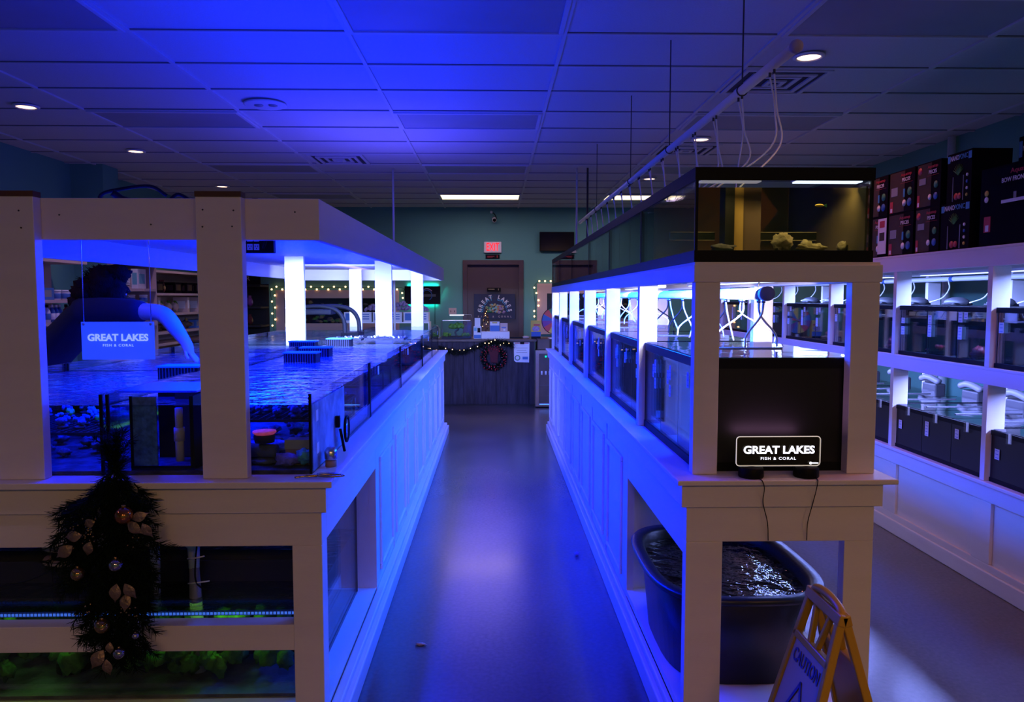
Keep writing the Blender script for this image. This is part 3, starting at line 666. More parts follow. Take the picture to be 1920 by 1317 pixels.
# sump under the island
t = glass_tank('sump_tank', -1.90, -.61, 2.42, 3.32, .1005, .56, 'dark glass sump tank behind the front opening of the island', None, None, .62, mat_water='dark_water', floor_m='rock', cat='sump tank')
MB().box(-1.88, -.615, 2.70, 2.708, .115, .50, 'black_matte').build('baffle', t)
b = MB(); b.box(-1.928, -.623, 2.3755, 2.385, .397, .410, 'acrylic_frost')
for i in range(110): x = -1.92+i*.0117; b.box(x, x+.008, 2.374, 2.3755, .400, .408, 'led_dots')
b.build('led_strip', t)
t2 = thing('protein_skimmer', (-1.52, 2.6, .12), 'black cylinder skimmer with two pale flanged collars inside the sump', 'pump')
MB().cyl((-1.46, 2.60, .12), (-1.46, 2.60, .60), .055, 24, 'black_gloss').build('cylinder', t2)
for z in (.555, .505): MB().lathe([(.055, 0), (.078, 0), (.082, .006), (.078, .014), (.055, .014)], (-1.46, 2.60, z), 28, 'cream_wood').build('collar', t2)
MB().tube(smooth_path([(-1.9, 2.5, .44), (-1.6, 2.5, .455), (-1.46, 2.54, .50)]), .003, 8, 'black').build('cable', t2)
t3 = thing('drain_pipe', (-1.06, 2.6, .12), 'pale drain pipes with grey lower ends and cable ties inside the sump', 'pipe')
MB().cyl((-1.17, 2.6, .47), (-1.17, 2.6, .70), .016, 14, 'pvc').build('pipe', t3); MB().cyl((-1.17, 2.6, .13), (-1.17, 2.6, .47), .0145, 14, 'grey_plastic').build('lower_end', t3)
MB().lathe([(.018, .48), (.020, .55), (.040, .575), (.052, .60), (.054, .70)], (-1.03, 2.58, 0), 20, 'pvc').build('funnel', t3)
MB().tube([(-1.03, 2.58, .49), (-1.02, 2.56, .40), (-1.01, 2.55, .13)], [.016, .020, .024], 14, 'grey_plastic').build('lower_end', t3)
MB().tube(smooth_path([(-1.0, 2.55, .62), (-1.005, 2.53, .52), (-1.0, 2.52, .45), (-.96, 2.52, .42)]), .003, 8, 'black').build('cable', t3)
for (z, dx) in ((.53, .03), (.445, .045)): MB().tube([(-1.03, 2.525, z), (-1.0, 2.52, z+.004), (-1.0+dx, 2.515, z+.012)], .0025, 6, 'white_plastic').build('cable_tie', t3)
t4 = thing('algae_reactor', (-1.35, 2.75, .10), 'mat of green algae glowing low in the sump behind the lower front opening', 'algae')
b = MB(); rr = random.Random(8)
for i in range(150): b.ball((rr.uniform(-1.84, -.70), rr.uniform(2.475, 2.66), rr.uniform(.16, .30)), rr.uniform(.02, .038), 'algae', 9, 6, .4, 3, i)
b.build('algae_growth', t4)
l = area('refugium_light', (-1.55, 2.52, .37), .25, .10, .28, (.35, 1, .12), parent=t4); l = area('refugium_light', (-.95, 2.52, .37), .25, .10, .38, (.35, 1, .12), parent=t4)

# ================================================================== fish rack in the middle (two tiers over a cabinet)
T = thing('aquarium_rack', (.87, 5.0, 0), 'white wooden fish rack with tanks on two levels, right of the aisle', 'aquarium stand')
MB().box(.531, 1.18, 2.17, 7.93, .857, .872).build('countertop', T, bevel=.003)
b = MB(); b.box(.550, 1.15, 2.20, 2.22, .785, .857); b.box(.550, .57, 2.22, 7.9, .785, .857); b.box(1.13, 1.15, 2.22, 7.9, .785, .857); b.build('apron', T, bevel=.002)
b = MB(); b.box(.570, 1.135, 2.22, 2.26, .675, .8565); b.box(.570, .59, 2.26, 3.22, .63, .8565); b.build('rail', T, bevel=.002)
for (x0, x1) in ((.570, .680), (1.048, 1.135)): MB().box(x0, x1, 2.22, 2.26, 0, .675).build('leg', T, bevel=.002)
MB().box(.571, 1.133, 2.262, 3.24, .11, .135).build('tub_shelf', T)
b = MB(); b.box(.572, 1.11, 3.241, 3.26, 0, .8565, 'white_wood'); b.build('inner_panel', T)
b = MB(); b.box(.570, .60, 3.22, 7.9, 0, .785); b.box(1.11, 1.135, 3.24, 7.9, 0, .8565); b.box(.60, 1.11, 7.87, 7.9, 0, .8565); b.build('side_panel', T)
b = MB()
for k in range(8):
    y0 = 3.34+k*.57; y1 = y0+.43
    for (a, c, e, f) in ((y0, y1, .16, .182), (y0, y1, .675, .697), (y0, y0+.022, .182, .675), (y1-.022, y1, .182, .675)): b.box(.558, .570, a, c, e, f)
    b.box(.564, .570, y1+.045, y1+.08, .11, .78)
b.build('panel_moulding', T, bevel=.003)
b = MB(); b.box(.535, .57, 2.262, 7.9, 0, .08); b.box(.550, .57, 2.262, 7.9, .08, .11); b.box(1.135, 1.16, 2.262, 7.9, 0, .08); b.build('baseboard', T, bevel=.006)
PY = [2.25, 3.12, 4.05, 5.02, 6.03, 7.0, 7.86]
for i, y in enumerate(PY):
    MB().box(.593, .668, y, y+.04, .8725, 1.449).build('post', T, bevel=.002); MB().box(1.066 if i else 1.062, 1.146, y, y+.04, .8725, 1.449).build('post', T, bevel=.002)
b = MB(); b.box(.588, 1.150, 2.245, 2.27, 1.449, 1.50); b.box(.588, .608, 2.27, 7.9, 1.449, 1.50); b.box(1.130, 1.150, 2.27, 7.9, 1.449, 1.50); b.build('top_beam', T, bevel=.002)
MB().box(.592, 1.146, 2.255, 7.92, 1.50, 1.508).build('top_board', T)
MB().box(.608, 1.130, 2.27, 7.9, 1.478, 1.499, 'white_paint').build('ceiling_board', T)
# mid-tier tanks
for i in range(6):
    y0 = PY[i]+.045; y1 = PY[i+1]-.005
    tg = []
    rr = random.Random(i)
    for k in range(3):
        yy = y0+(y1-y0)*(.14+.30*k); tg.append(('w', yy, 1.14, .022, .05))
        if rr.random() < .6: tg.append(('w', yy, 1.075, .022, .04))
        if rr.random() < .5: tg.append(('w', yy+.035, 1.12, .022, .05))
    glass_tank('fish_tank', .62, 1.128, y0, y1, .8725, 1.214, 'black-framed tank on the fish rack middle level, '+(['bay nearest the lit sign', 'second bay from the lit sign', 'third bay from the lit sign', 'fourth bay from the lit sign', 'fifth bay from the lit sign', 'farthest bay'][i]), 'tanks on the middle level of the fish rack', 'black', .9, True, black=('s',) if i == 0 else (), dividers=(.34, .67), tags_=tg, rimh=.026)
    for k in range(3):
        x = .76+.1*k; y = y0+(y1-y0)*(.2+.3*k)
        b = MB(); rr = random.Random(i*7+k)
        for q in range(9): b.tube(smooth_path([(x, y, .886), (x+rr.uniform(-.02, .02), y+rr.uniform(-.02, .02), .93), (x+rr.uniform(-.05, .05), y+rr.uniform(-.04, .04), .97+rr.uniform(0, .06))], 3), [.003, .006, .008, .008, .006, .004, .002][:7], 5, 'plant_green')
        tag(b.build('aquarium_plant'), 'small green plastic plant in a fish rack tank behind the aisle glass', 'plant', 'plastic plants in the fish rack tanks')
# pvc air pipe with droppers under the top board
t = thing('air_pipe', (.92, 2.556, 1.416), 'thick white pvc air pipe with many droppers under the top shelf of the fish rack', 'pipe')
MB().cyl((.92, 2.57, 1.416), (.92, 7.8, 1.416), .021, 20, 'pvc').build('pipe', t)
MB().cyl((.92, 2.556, 1.416), (.92, 2.585, 1.416), .0245, 22, 'cream_wood').build('end_cap', t)
rr = random.Random(4); k = 0
y = 2.62
while y < 7.6:
    for s_ in (-1, 1):
        x1 = .92+s_*rr.uniform(.02, .14); yy = y+rr.uniform(-.03, .03)
        MB().cyl((.92, yy, 1.385), (.92, yy, 1.397), .007, 8, 'steel').build('valve', t)
        zt = 1.231
        MB().tube(smooth_path([(.92, yy, 1.39), (.92+s_*.008, yy, 1.34), (x1, yy+.02, 1.275), (x1+s_*.012, yy+rr.uniform(-.03, .05), zt)], 5), .0036 if rr.random() < .8 else .003, 7, 'white_plastic' if rr.random() < .85 else 'black').build('air_hose', t)
    y += .20 if y < 3.4 else .30
MB().tube(smooth_path([(.92, 2.66, 1.40), (.925, 2.66, 1.455), (.95, 2.66, 1.475)]), .003, 6, 'black').build('cable', t)
for i, y in enumerate((2.7, 4.6, 6.5)):
    tt = thing('led_light_bar', (.86, y+.5, 1.46), 'slim led light bar under the top shelf of the fish rack, '+['nearest', 'middle', 'farthest'][i], 'lamp', 'led bars in the fish rack')
    MB().box(.985, 1.035, y, y+1.2, 1.462, 1.477, 'white_plastic').build('housing', tt); MB().box(.990, 1.030, y+.01, y+1.19, 1.459, 1.462, 'led_white').build('lens', tt)
# top row of tanks
TY = [2.255, 3.10, 3.955, 4.815, 5.90, 7.0, 7.85]
for i in range(6):
    nm = ['murky brown tank at the near end of the fish rack top, pale rocks inside', 'second tank of the top row', 'third tank of the top row', 'fourth tank of the top row', 'fifth tank of the top row', 'farthest tank of the top row'][i]
    glass_tank('holding_tank', .592, 1.12, TY[i]+.002, TY[i+1]-.004, 1.5085, 1.782, nm+' on the fish rack' if i else nm, 'tanks on the top of the fish rack', 'black', .80 if i == 0 else .85, False, dividers=(.33, .66) if i else (), mat_water='murky' if i == 0 else 'water', wbody='murky' if i == 0 else 'water_body', floor_m='black_matte', floor_h=.035 if i == 0 else .02, rimh=.034)
# contents of the near top tank
single(MB().box(.60, 1.112, 2.88, 2.89, 1.545, 1.735, 'amber_panel'), 'tank_backdrop', 'brown backdrop sheet standing across the murky top tank', 'backdrop')
single(MB().box(.598, .738, 2.46, 2.60, 1.545, 1.76, 'black_matte').box(.598, .60, 2.45, 2.46, 1.545, 1.70, 'black'), 'filter_box', 'black filter box standing left in the murky top tank', 'filter') if False else None
single(MB().box(1.106, 1.112, 2.275, 2.875, 1.545, 1.735, 'olive_panel'), 'tank_backdrop', 'olive backdrop sheet along the right side of the murky top tank', 'backdrop')
t = thing('sponge_filter', (.80, 2.5, 1.545), 'tall black filter with brown sponge in the middle of the murky top tank', 'filter')
MB().box(.735, .765, 2.44, 2.50, 1.545, 1.745, 'black').build('lift_tube', t); MB().box(.766, .80, 2.46, 2.52, 1.545, 1.74, 'amber_panel').build('sponge', t); MB().box(.801, .86, 2.47, 2.53, 1.545, 1.735, 'counter_top').build('cartridge', t)
single(MB().box(.60, .755, 2.62, 2.63, 1.6, 1.625, 'black').box(.60, .755, 2.619, 2.62, 1.598, 1.600, 'pale_rock').box(.60, .755, 2.619, 2.62, 1.625, 1.6275, 'pale_rock'), 'support_bar', 'dark cross bar with pale edges at the left of the murky tank', 'bar')
single(MB().box(.80, 1.11, 2.62, 2.63, 1.6, 1.625, 'black').box(.80, 1.11, 2.619, 2.62, 1.598, 1.600, 'pale_rock').box(.80, 1.11, 2.619, 2.62, 1.625, 1.6275, 'pale_rock'), 'support_bar', 'dark cross bar with pale edges at the right of the murky tank', 'bar')
single(MB().ball((.905, 2.40, 1.562), (.030, .03, .028), 'pale_rock', 20, 14, .25, 4, 2), 'rock', 'round pale rock in the murky top tank', 'rock')
b = MB(); b.ball((1.005, 2.42, 1.552), (.045, .03, .013), 'pale_rock', 18, 12, .25, 3, 6); b.ball((.988, 2.42, 1.560), (.02, .02, .018), 'pale_rock', 14, 10, .25, 3, 7); single(b, 'rock', 'pointed low pale rock right of the round rock in the murky tank', 'rock')
single(MB().ball((1.095, 2.40, 1.552), (.014, .02, .016), 'pale_rock', 14, 10, .25, 3, 6), 'rock', 'pale rock in the right corner of the murky tank', 'rock')
single(MB().ball((.72, 2.42, 1.555), (.038, .02, .012), 'rock', 14, 10, .35, 3, 9), 'rock', 'dim brown rock at the left floor of the murky tank', 'rock')
b = MB(); b.ball((.99, 2.33, 1.683), (.014, .005, .005), 'yellow', 12, 8); b.poly([(1.003, 2.33, 1.683), (1.013, 2.33, 1.689), (1.013, 2.33, 1.677)], 'green', .002, (0, 1, 0)); single(b, 'fish', 'small yellow-green fish swimming in the murky top tank', 'fish')
for i, (x0, x1) in enumerate(((.612, .80), (.90, 1.105))):
    t = thing('tank_light', ((x0+x1)/2, 2.31, 1.755), 'slim led strip over the murky top tank, '+['dim one at the left', 'bright one at the right'][i], 'lamp', 'led strips over the murky tank')
    MB().box(x0, x1, 2.285, 2.33, 1.752, 1.762, 'white_plastic').build('housing', t); MB().box(x0+.004, x1-.004, 2.288, 2.327, 1.748, 1.752, 'led_soft' if i else 'led_dim').build('lens', t)
    area('tank_lamp', ((x0+x1)/2, 2.34, 1.745), .18, .05, .55, (1, .78, .42), (R(48), 0, 0), parent=t)
for i, x in enumerate((.925, .975)):
    tag(MB().tube([(x, 2.36, 1.785), (x+.022, 2.40, 1.808)], .003, 8, 'steel').box(x+.018, x+.030, 2.39, 2.41, 1.785, 1.806, 'black').build('tube_clip'), 'small steel clip on the top rim of the murky tank, '+['left one', 'right one'][i], 'clip')
# raised white pipe hung from the ceiling, with airlines into the top tanks
t = thing('hanging_air_pipe', (1.02, 2.62, 2.26), 'long white pvc air pipe hung by thin wires over the fish rack, with airlines', 'pipe')
PA, PB = Vector((1.035, 2.66, 2.262)), Vector((.985, 8.86, 2.262))
MB().tube([PA, PB], .019, 20, 'pvc').build('pipe', t)
b = MB(); b.ball(PA, .0235, 'cream_wood', 20, 14); b.build('end_cap', t)
def onp(y): f = (y-PA.y)/(PB.y-PA.y); return PA+(PB-PA)*f
for y in (3.22, 4.5, 5.72, 7.5):
    p = onp(y); b = MB(); b.cyl((p.x, y, p.z+.02), (p.x, y, ZC), .0035, 6, 'dark_grey'); b.tube([(p.x+.022*cos(a), y, p.z+.022*sin(a)) for a in [2*pi*k/16 for k in range(16)]], .003, 6, 'dark_grey', closed=True); b.build('hanger_wire', t)
rr = random.Random(9)
spec = [(2.86, 1.03, 2.6, 1.03, .03), (2.92, 1.03, 2.6, 1.03, -.02)]
y = 2.86; k = 0
while y < 8.5:
    for s_ in (0, 1):
        yy = y+.045*s_; p = onp(yy); MB().cyl((p.x, yy, p.z-.035), (p.x, yy, p.z-.017), .005, 8, 'dark_grey').build('valve', t)
        xe = .86+rr.uniform(-.08, .12); ye = yy+rr.uniform(-.22, .02)
        MB().tube(smooth_path([(p.x, yy, p.z-.03), (p.x+.012+.01*s_, yy, p.z-.16), (p.x+.02*(1-s_), yy-.02, p.z-.30), (xe, ye, 1.795)], 6), .0035, 7, 'white_plastic').build('air_hose', t)
    y += .36; k += 1
# lit acrylic sign on the ledge
t = thing('lit_sign', (.835, 2.2, .8725), 'clear edge-lit acrylic shop sign glowing white on two black stands', 'sign')
def rounded(x0, x1, z0, z1, r, n=6):
    p = []
    for (cx, cz, a0) in ((x1-r, z1-r, 0), (x0+r, z1-r, pi/2), (x0+r, z0+r, pi), (x1-r, z0+r, 1.5*pi)):
        p += [(cx+r*cos(a0+pi/2*k/n), cz+r*sin(a0+pi/2*k/n)) for k in range(n+1)]
    return p
SY = 2.212; pp = rounded(.714, .964, .906, .993, .010)
MB().poly([(x, SY, z) for x, z in pp][::-1], 'acrylic_lit', .005, (0, 1, 0)).build('panel', t)
MB().tube([(x, SY+.0025, z) for x, z in pp], .0016, 6, 'acrylic_edge', closed=True).build('lit_edge', t)
b = MB(); b.text('GREAT LAKES', .032, (.840, SY-.001, .953), m='engraved', bold=.03, depth=.01, wfit=.212); b.text('FISH & CORAL', .0115, (.838, SY-.001, .928), m='engraved', bold=.008, depth=.01, spacing=1.25, wfit=.105)
b.ball((.935, SY-.001, .914), (.004, .001, .004), 'engraved', 8, 6); b.box(.936, .958, SY-.001, SY, .9125, .9155, 'engraved'); b.build('lettering', t)
for i, x in enumerate((.760, .925)):
    s_ = MB(); s_.lathe([(0, 0), (.035, 0), (.037, .004), (.036, .026), (.033, .031), (0, .033)], (x, 2.218, .8725), 28, 'black'); s_.build('stand', t)
    q = [(x+.012, 2.196, .884), (x+.014, 2.180, .874), (x+.016, 2.166, .872), (x+.022, 2.164, .85), (x+.03, 2.195, .80), (x+.045, 2.196, .74), (x+.055, 2.214, .68)] if i == 0 else [(x+.02, 2.196, .884), (x+.016, 2.180, .874), (x+.014, 2.166, .872), (x+.01, 2.164, .85), (x+.014, 2.195, .80), (x+.0, 2.196, .74), (x+.006, 2.214, .68)]
    MB().tube(smooth_path(q), .0014, 6, 'black').build('cord', t)
area('sign_lamp', (.84, 2.235, .99), .20, .03, .14, (.75, .35, .7), (R(160), 0, 0), parent=t)
# black oval stock tub
t = thing('stock_tub', (.83, 2.75, .136), 'large black oval plastic tub full of water under the fish rack', 'tub')
def stad(hx, hy, cx, cy, z, n=40):
    out = []; r = hx
    for k in range(n):
        a = 2*pi*k/n; x = cos(a); y = sin(a); e = .62
        out.append((cx+hx*math.copysign(abs(x)**e, x), cy+hy*math.copysign(abs(y)**e, y), z))
    return out
prof = [(.235, .335, .137), (.262, .372, .42), (.262, .372, .427), (.298, .408, .430), (.302, .412, .444), (.296, .406, .451), (.262, .372, .449), (.252, .362, .438), (.248, .358, .39)]
vs = []; N = 48
for (hx, hy, z) in prof: vs += stad(hx, hy, .828, 2.735, z, N)
fs = [(i*N+k, i*N+(k+1) % N, (i+1)*N+(k+1) % N, (i+1)*N+k) for i in range(len(prof)-1) for k in range(N)]+[tuple(range(N))[::-1]]
b = MB(); b.add(vs, fs, 'tub_black', True); vs = []
for (hx, hy, z) in ((.247, .357, .40), (.23, .33, .15)): vs += stad(hx, hy, .828, 2.735, z, N)
b.add(vs, [(k, (k+1) % N, N+(k+1) % N, N+k) for k in range(N)]+[tuple(range(N, 2*N))], 'tub_black', True); b.build('shell', t)
MB().poly(stad(.2475, .3575, .828, 2.735, .405, N), 'dark_water').build('water', t)
MB().tube(smooth_path([(.70, 2.62, .62), (.69, 2.62, .50), (.70, 2.60, .43), (.73, 2.58, .41)]), .0045, 8, 'white_plastic').build('hose', t)
MB().tube(smooth_path([(.70, 2.62, .62), (.715, 2.60, .50), (.74, 2.55, .41)]), .0045, 8, 'white_plastic').build('hose', t)
# caution sign
t = thing('caution_sign', (.86, 1.93, 0), 'yellow folding wet-floor sign reading CAUTION in front of the fish rack', 'floor sign')
def csign(sgn):
    # a leaf hinged along Y at x=.865,z=.615 leaning toward sgn*X
    c = MB(); H = .60; L = Vector((sgn*.155, 0, -.595)); L.normalize(); W = Vector((0, 1, 0)); N_ = Vector((sgn*.595, 0, .155)).normalized()
    O = Vector((.865+sgn*.006, 1.915, .60))
    def P(u, v, d=0): return O+W*u+L*v+N_*d
    def bar(u0, v0, u1, v1, w0, th=.011, m='yellow_plastic'):
        a = P(u0, v0); b_ = P(u1, v1); ax = (b_-a); ln = ax.length; ax.normalize(); c.obox((a+b_)/2, ax, N_.cross(ax), N_, ln/2+w0/2, w0/2, th, m)
    hw0, hw1 = .088, .150
    bar(-hw0, 0, -hw1, .60, .020); bar(hw0, 0, hw1, .60, .020); bar(-hw0, -.004, hw0, -.004, .030, .012); bar(-hw0*1.1, .115, hw0*1.1, .115, .022)
    bar(-.045, 0, -.02, .11, .014, .008); bar(.045, 0, .02, .11, .014, .008)
    f = MB(); k = lambda v: hw0+(hw1-hw0)*v/.60-.008
    f.add([P(-k(.12), .12, .004), P(k(.12), .12, .004), P(k(.58), .58, .004), P(-k(.58), .58, .004), P(-k(.12), .12, -.004), P(k(.12), .12, -.004), P(k(.58), .58, -.004), P(-k(.58), .58, -.004)], [(0, 1, 2, 3), (7, 6, 5, 4), (0, 4, 5, 1), (1, 5, 6, 2), (2, 6, 7, 3), (3, 7, 4, 0)], 'sign_white' if sgn < 0 else 'yellow_plastic')
    leaf = c.build('leaf', t, bevel=.004); f.build('panel', leaf)
    ux = W*(-sgn)*-1 if False else (W*(1 if sgn > 0 else -1)); uy = -L; g = MB()
    g.text('CAUTION', .050, P(0, .165, .006), ux, uy, 'sign_blue', .015, .01, wfit=.155)
    tri = [(0, .215), (.085, .375), (0, .535), (-.085, .375)]
    for i in range(4):
        a = tri[i]; b_ = tri[(i+1) % 4]; A = P(a[0], a[1], .006); B = P(b_[0], b_[1], .006); ax = B-A; ln = ax.length; g.obox((A+B)/2, ax, N_.cross(ax.normalized()), N_, ln/2+.004, .0045, .001, 'sign_blue')
    man = [((0, .30), (.01, .36)), ((.01, .36), (-.02, .42)), ((-.02, .42), (-.045, .46)), ((.01, .36), (.04, .44)), ((0, .31), (.035, .33)), ((0, .31), (-.03, .345)), ((-.05, .47), (.05, .47))]
    for (a, b_) in man:
        A = P(a[0], a[1], .006); B = P(b_[0], b_[1], .006); ax = B-A; g.obox((A+B)/2, ax, N_.cross(ax.normalized()), N_, ax.length/2, .005, .001, 'sign_blue')
    g.cyl(P(.004, .278, .005), P(.004, .278, .007), .010, 12, 'sign_blue')
    g.build('print', leaf)
csign(-1); csign(1)
b = MB(); b.tube(smooth_path([(.865, 1.828, .605), (.865, 1.85, .626), (.865, 1.915, .634), (.865, 1.98, .626), (.865, 2.003, .605)]), .011, 10, 'yellow_plastic'); b.build('handle', t)
for y in (1.835, 1.995): MB().cyl((.865, y-.012, .596), (.865, y+.012, .596), .013, 14, 'yellow_plastic').build('hinge', t)

# ================================================================== wall rack at the right
WX = 2.36; WY = [2.72, 3.58, 4.445, 5.32, 6.185, 7.05, 7.92, 8.79]
T = thing('aquarium_rack', (2.7, 5.7, 0), 'two-tier white wooden tank rack along the right side of the shop, boxes on top', 'aquarium stand')
Y0, Y1 = 1.9, 8.84
b = MB(); b.box(WX+.025, 3.10, Y0, Y1, 0, .50, 'white_paint'); b.build('base_cabinet', T)
b = MB(); b.box(WX, WX+.025, Y0, Y1, 0, .085); b.build('baseboard', T, bevel=.006)
b = MB(); b.box(WX+.008, WX+.025, Y0, Y1, .085, .12); b.box(WX+.008, WX+.025, Y0, Y1, .42, .50)
for y in WY: b.box(WX+.008, WX+.025, y-.05, y+.09, .12, .42)
b.build('panel_frame', T, bevel=.003)
b = MB(); b.box(WX-.012, 3.14, Y0, Y1, .5005, .519); b.build('lower_shelf', T, bevel=.003)
b = MB(); b.box(WX, WX+.02, Y0, Y1, .985, 1.055); b.box(WX, 3.14, Y0, Y1, 1.055, 1.068); b.box(3.12, 3.14, Y0, Y1, .985, 1.055); b.build('middle_shelf', T, bevel=.002)
b = MB(); b.box(WX, WX+.02, Y0, Y1, 1.552, 1.635); b.box(WX, 3.14, Y0, Y1, 1.635, 1.648); b.box(3.12, 3.14, Y0, Y1, 1.552, 1.635); b.build('top_shelf', T, bevel=.002)
for y in WY:
    for (z0, z1) in ((.5195, .985), (1.0685, 1.552)):
        MB().box(WX, WX+.09, y, y+.035, z0, z1).build('post', T, bevel=.002); MB().box(3.05, 3.14, y, y+.035, z0, z1).build('post', T, bevel=.002)
third = ['nearest', 'middle', 'farthest']
bn = {0: 'bay cut off by the photo edge', 1: 'first whole bay', 2: 'bay at the fish rack edge', 3: 'first bay behind the fish rack', 4: 'second bay behind the fish rack', 5: 'third bay behind the fish rack', 6: 'far end bay'}
for bi in range(7):
    ya, yb = WY[bi]+.04, WY[bi+1]-.005; L = (yb-ya)/3
    for k in range(3):
        y0 = ya+L*k+.002; y1 = ya+L*(k+1)-.002; rr = random.Random(bi*10+k)
        tg = [('w', y1-.04, 1.30-.02*k, .034, .05)]
        if rr.random() < .7: tg.append(('w', y1-.04, 1.22, .034, .065))
        if rr.random() < .5: tg.append(('w', y1-.085, 1.31, .03, .035))
        glass_tank('fish_tank', WX+.025, 2.80, y0, y1, 1.0685, 1.352, 'upper-tier wall rack tank, '+third[k]+' in the '+bn[bi], 'tanks on the upper tier of the wall rack', 'black', .93, False, black=('e', 'n'), edge=None, tags_=tg, mat_water='water', rimh=.022, floor_m='black_matte')
        tg = [('w', y1-.05, .70-.02*k, .034, .05+.03*(k == 1))] if bi < 4 else []
        glass_tank('cube_tank', WX+.025, 2.95, y0, y1, .5195, .766, 'black-fronted lower-tier wall rack tank, '+third[k]+' in the '+bn[bi], 'tanks on the lower tier of the wall rack', 'black', .9, True, black=('e', 'w'), edge=None, tags_=tg, rimh=.020)
        if bi < 4:
            c = MB(); ym = (y0+y1)/2; c.box(WX+.010, WX+.0215, ym-.012, ym+.012, .725, .775, 'tank_glass'); tag(c.build('lid_clip'), 'clear plastic clip hooked on a lower tank front of the wall rack', 'clip', 'clear clips on the lower tanks')
    if bi < 5:
        for k in range(2):
            y = ya+.2+.45*k; rr = random.Random(bi*3+k)
            t = thing('hang_on_filter', (2.87, y, 1.26), 'dark filter behind the upper tanks, '+['nearer', 'farther'][k]+' in the '+bn[bi], 'filter', 'hang-on filters of the wall rack')
            MB().box(2.81, 2.93, y-.07, y+.07, 1.0685, 1.37, 'black').build('body', t, bevel=.01)
            MB().ball((2.87, y, 1.37), (.07, .08, .035), 'dark_grey', 14, 8).build('cover', t)
            t = thing('hang_on_filter', (3.0, y, .60), 'blue-lit filter behind lower tanks, '+['nearer', 'farther'][k]+' in the '+bn[bi], 'filter', 'hang-on filters of the wall rack')
            MB().box(2.965, 3.04, y-.09, y+.07, .52, .82, 'dark_grey').build('body', t, bevel=.01)
            MB().tube(smooth_path([(3.0, y-.08, .83), (2.97, y, .86), (2.98, y+.1, .84)]), .022, 10, 'grey_plastic').build('cover', t)
    if bi < 4:
        for q in range(2 if bi else 1):
            yy = ya+.18+.4*q; b = MB(); rr = random.Random(bi*5+q+50)
            for i in range(7): b.ball((2.46+rr.uniform(-.02, .02), yy+rr.uniform(-.03, .03), 1.12+rr.uniform(-.02, .03)), rr.uniform(.012, .022), 'pink_coral' if False else 'red', 9, 6, .4, 3, i)
            tag(b.build('red_ornament'), 'dull red coral ornament, upper tier tank, '+['nearer', 'farther'][q]+', '+bn[bi], 'ornament', 'red ornaments in the wall rack tanks')
t = thing('air_pipe', (3.0, 5.4, 1.52), 'white pvc air pipe with droppers at the back of the wall rack, upper tier', 'pipe')
MB().cyl((3.0, 1.95, 1.523), (3.0, 8.8, 1.523), .016, 16, 'pvc').build('pipe', t)
for k in range(14):
    y = 2.9+k*.42; MB().tube(smooth_path([(3.0, y, 1.51), (2.99, y-.03, 1.46), (2.93, y-.06, 1.40), (2.84, y-.07, 1.37)]), .004, 7, 'white_plastic').build('air_hose', t)
for k in range(6):
    y = 3.2+k*.87; MB().lathe([(0, 0)], (0, 0, 0)) if False else MB().cyl((3.0, y, 1.523), (3.0, y+.03, 1.523), .019, 14, 'blue').build('coupling', t)
for zz, nm in ((1.53, 'upper'), (.965, 'lower')):
    for i, y in enumerate((2.8, 5.0, 7.0)):
        tt = thing('led_light_bar', (2.60, y+.9, zz), 'slim led light bar of the '+nm+' tier of the wall rack, '+['nearest', 'middle', 'farthest'][i], 'lamp', 'led bars in the wall rack')
        MB().box(2.575, 2.645, y, y+1.8, zz+.005, zz+.018, 'white_plastic').build('housing', tt); MB().box(2.58, 2.64, y+.01, y+1.79, zz+.002, zz+.005, 'led_white').build('lens', tt)
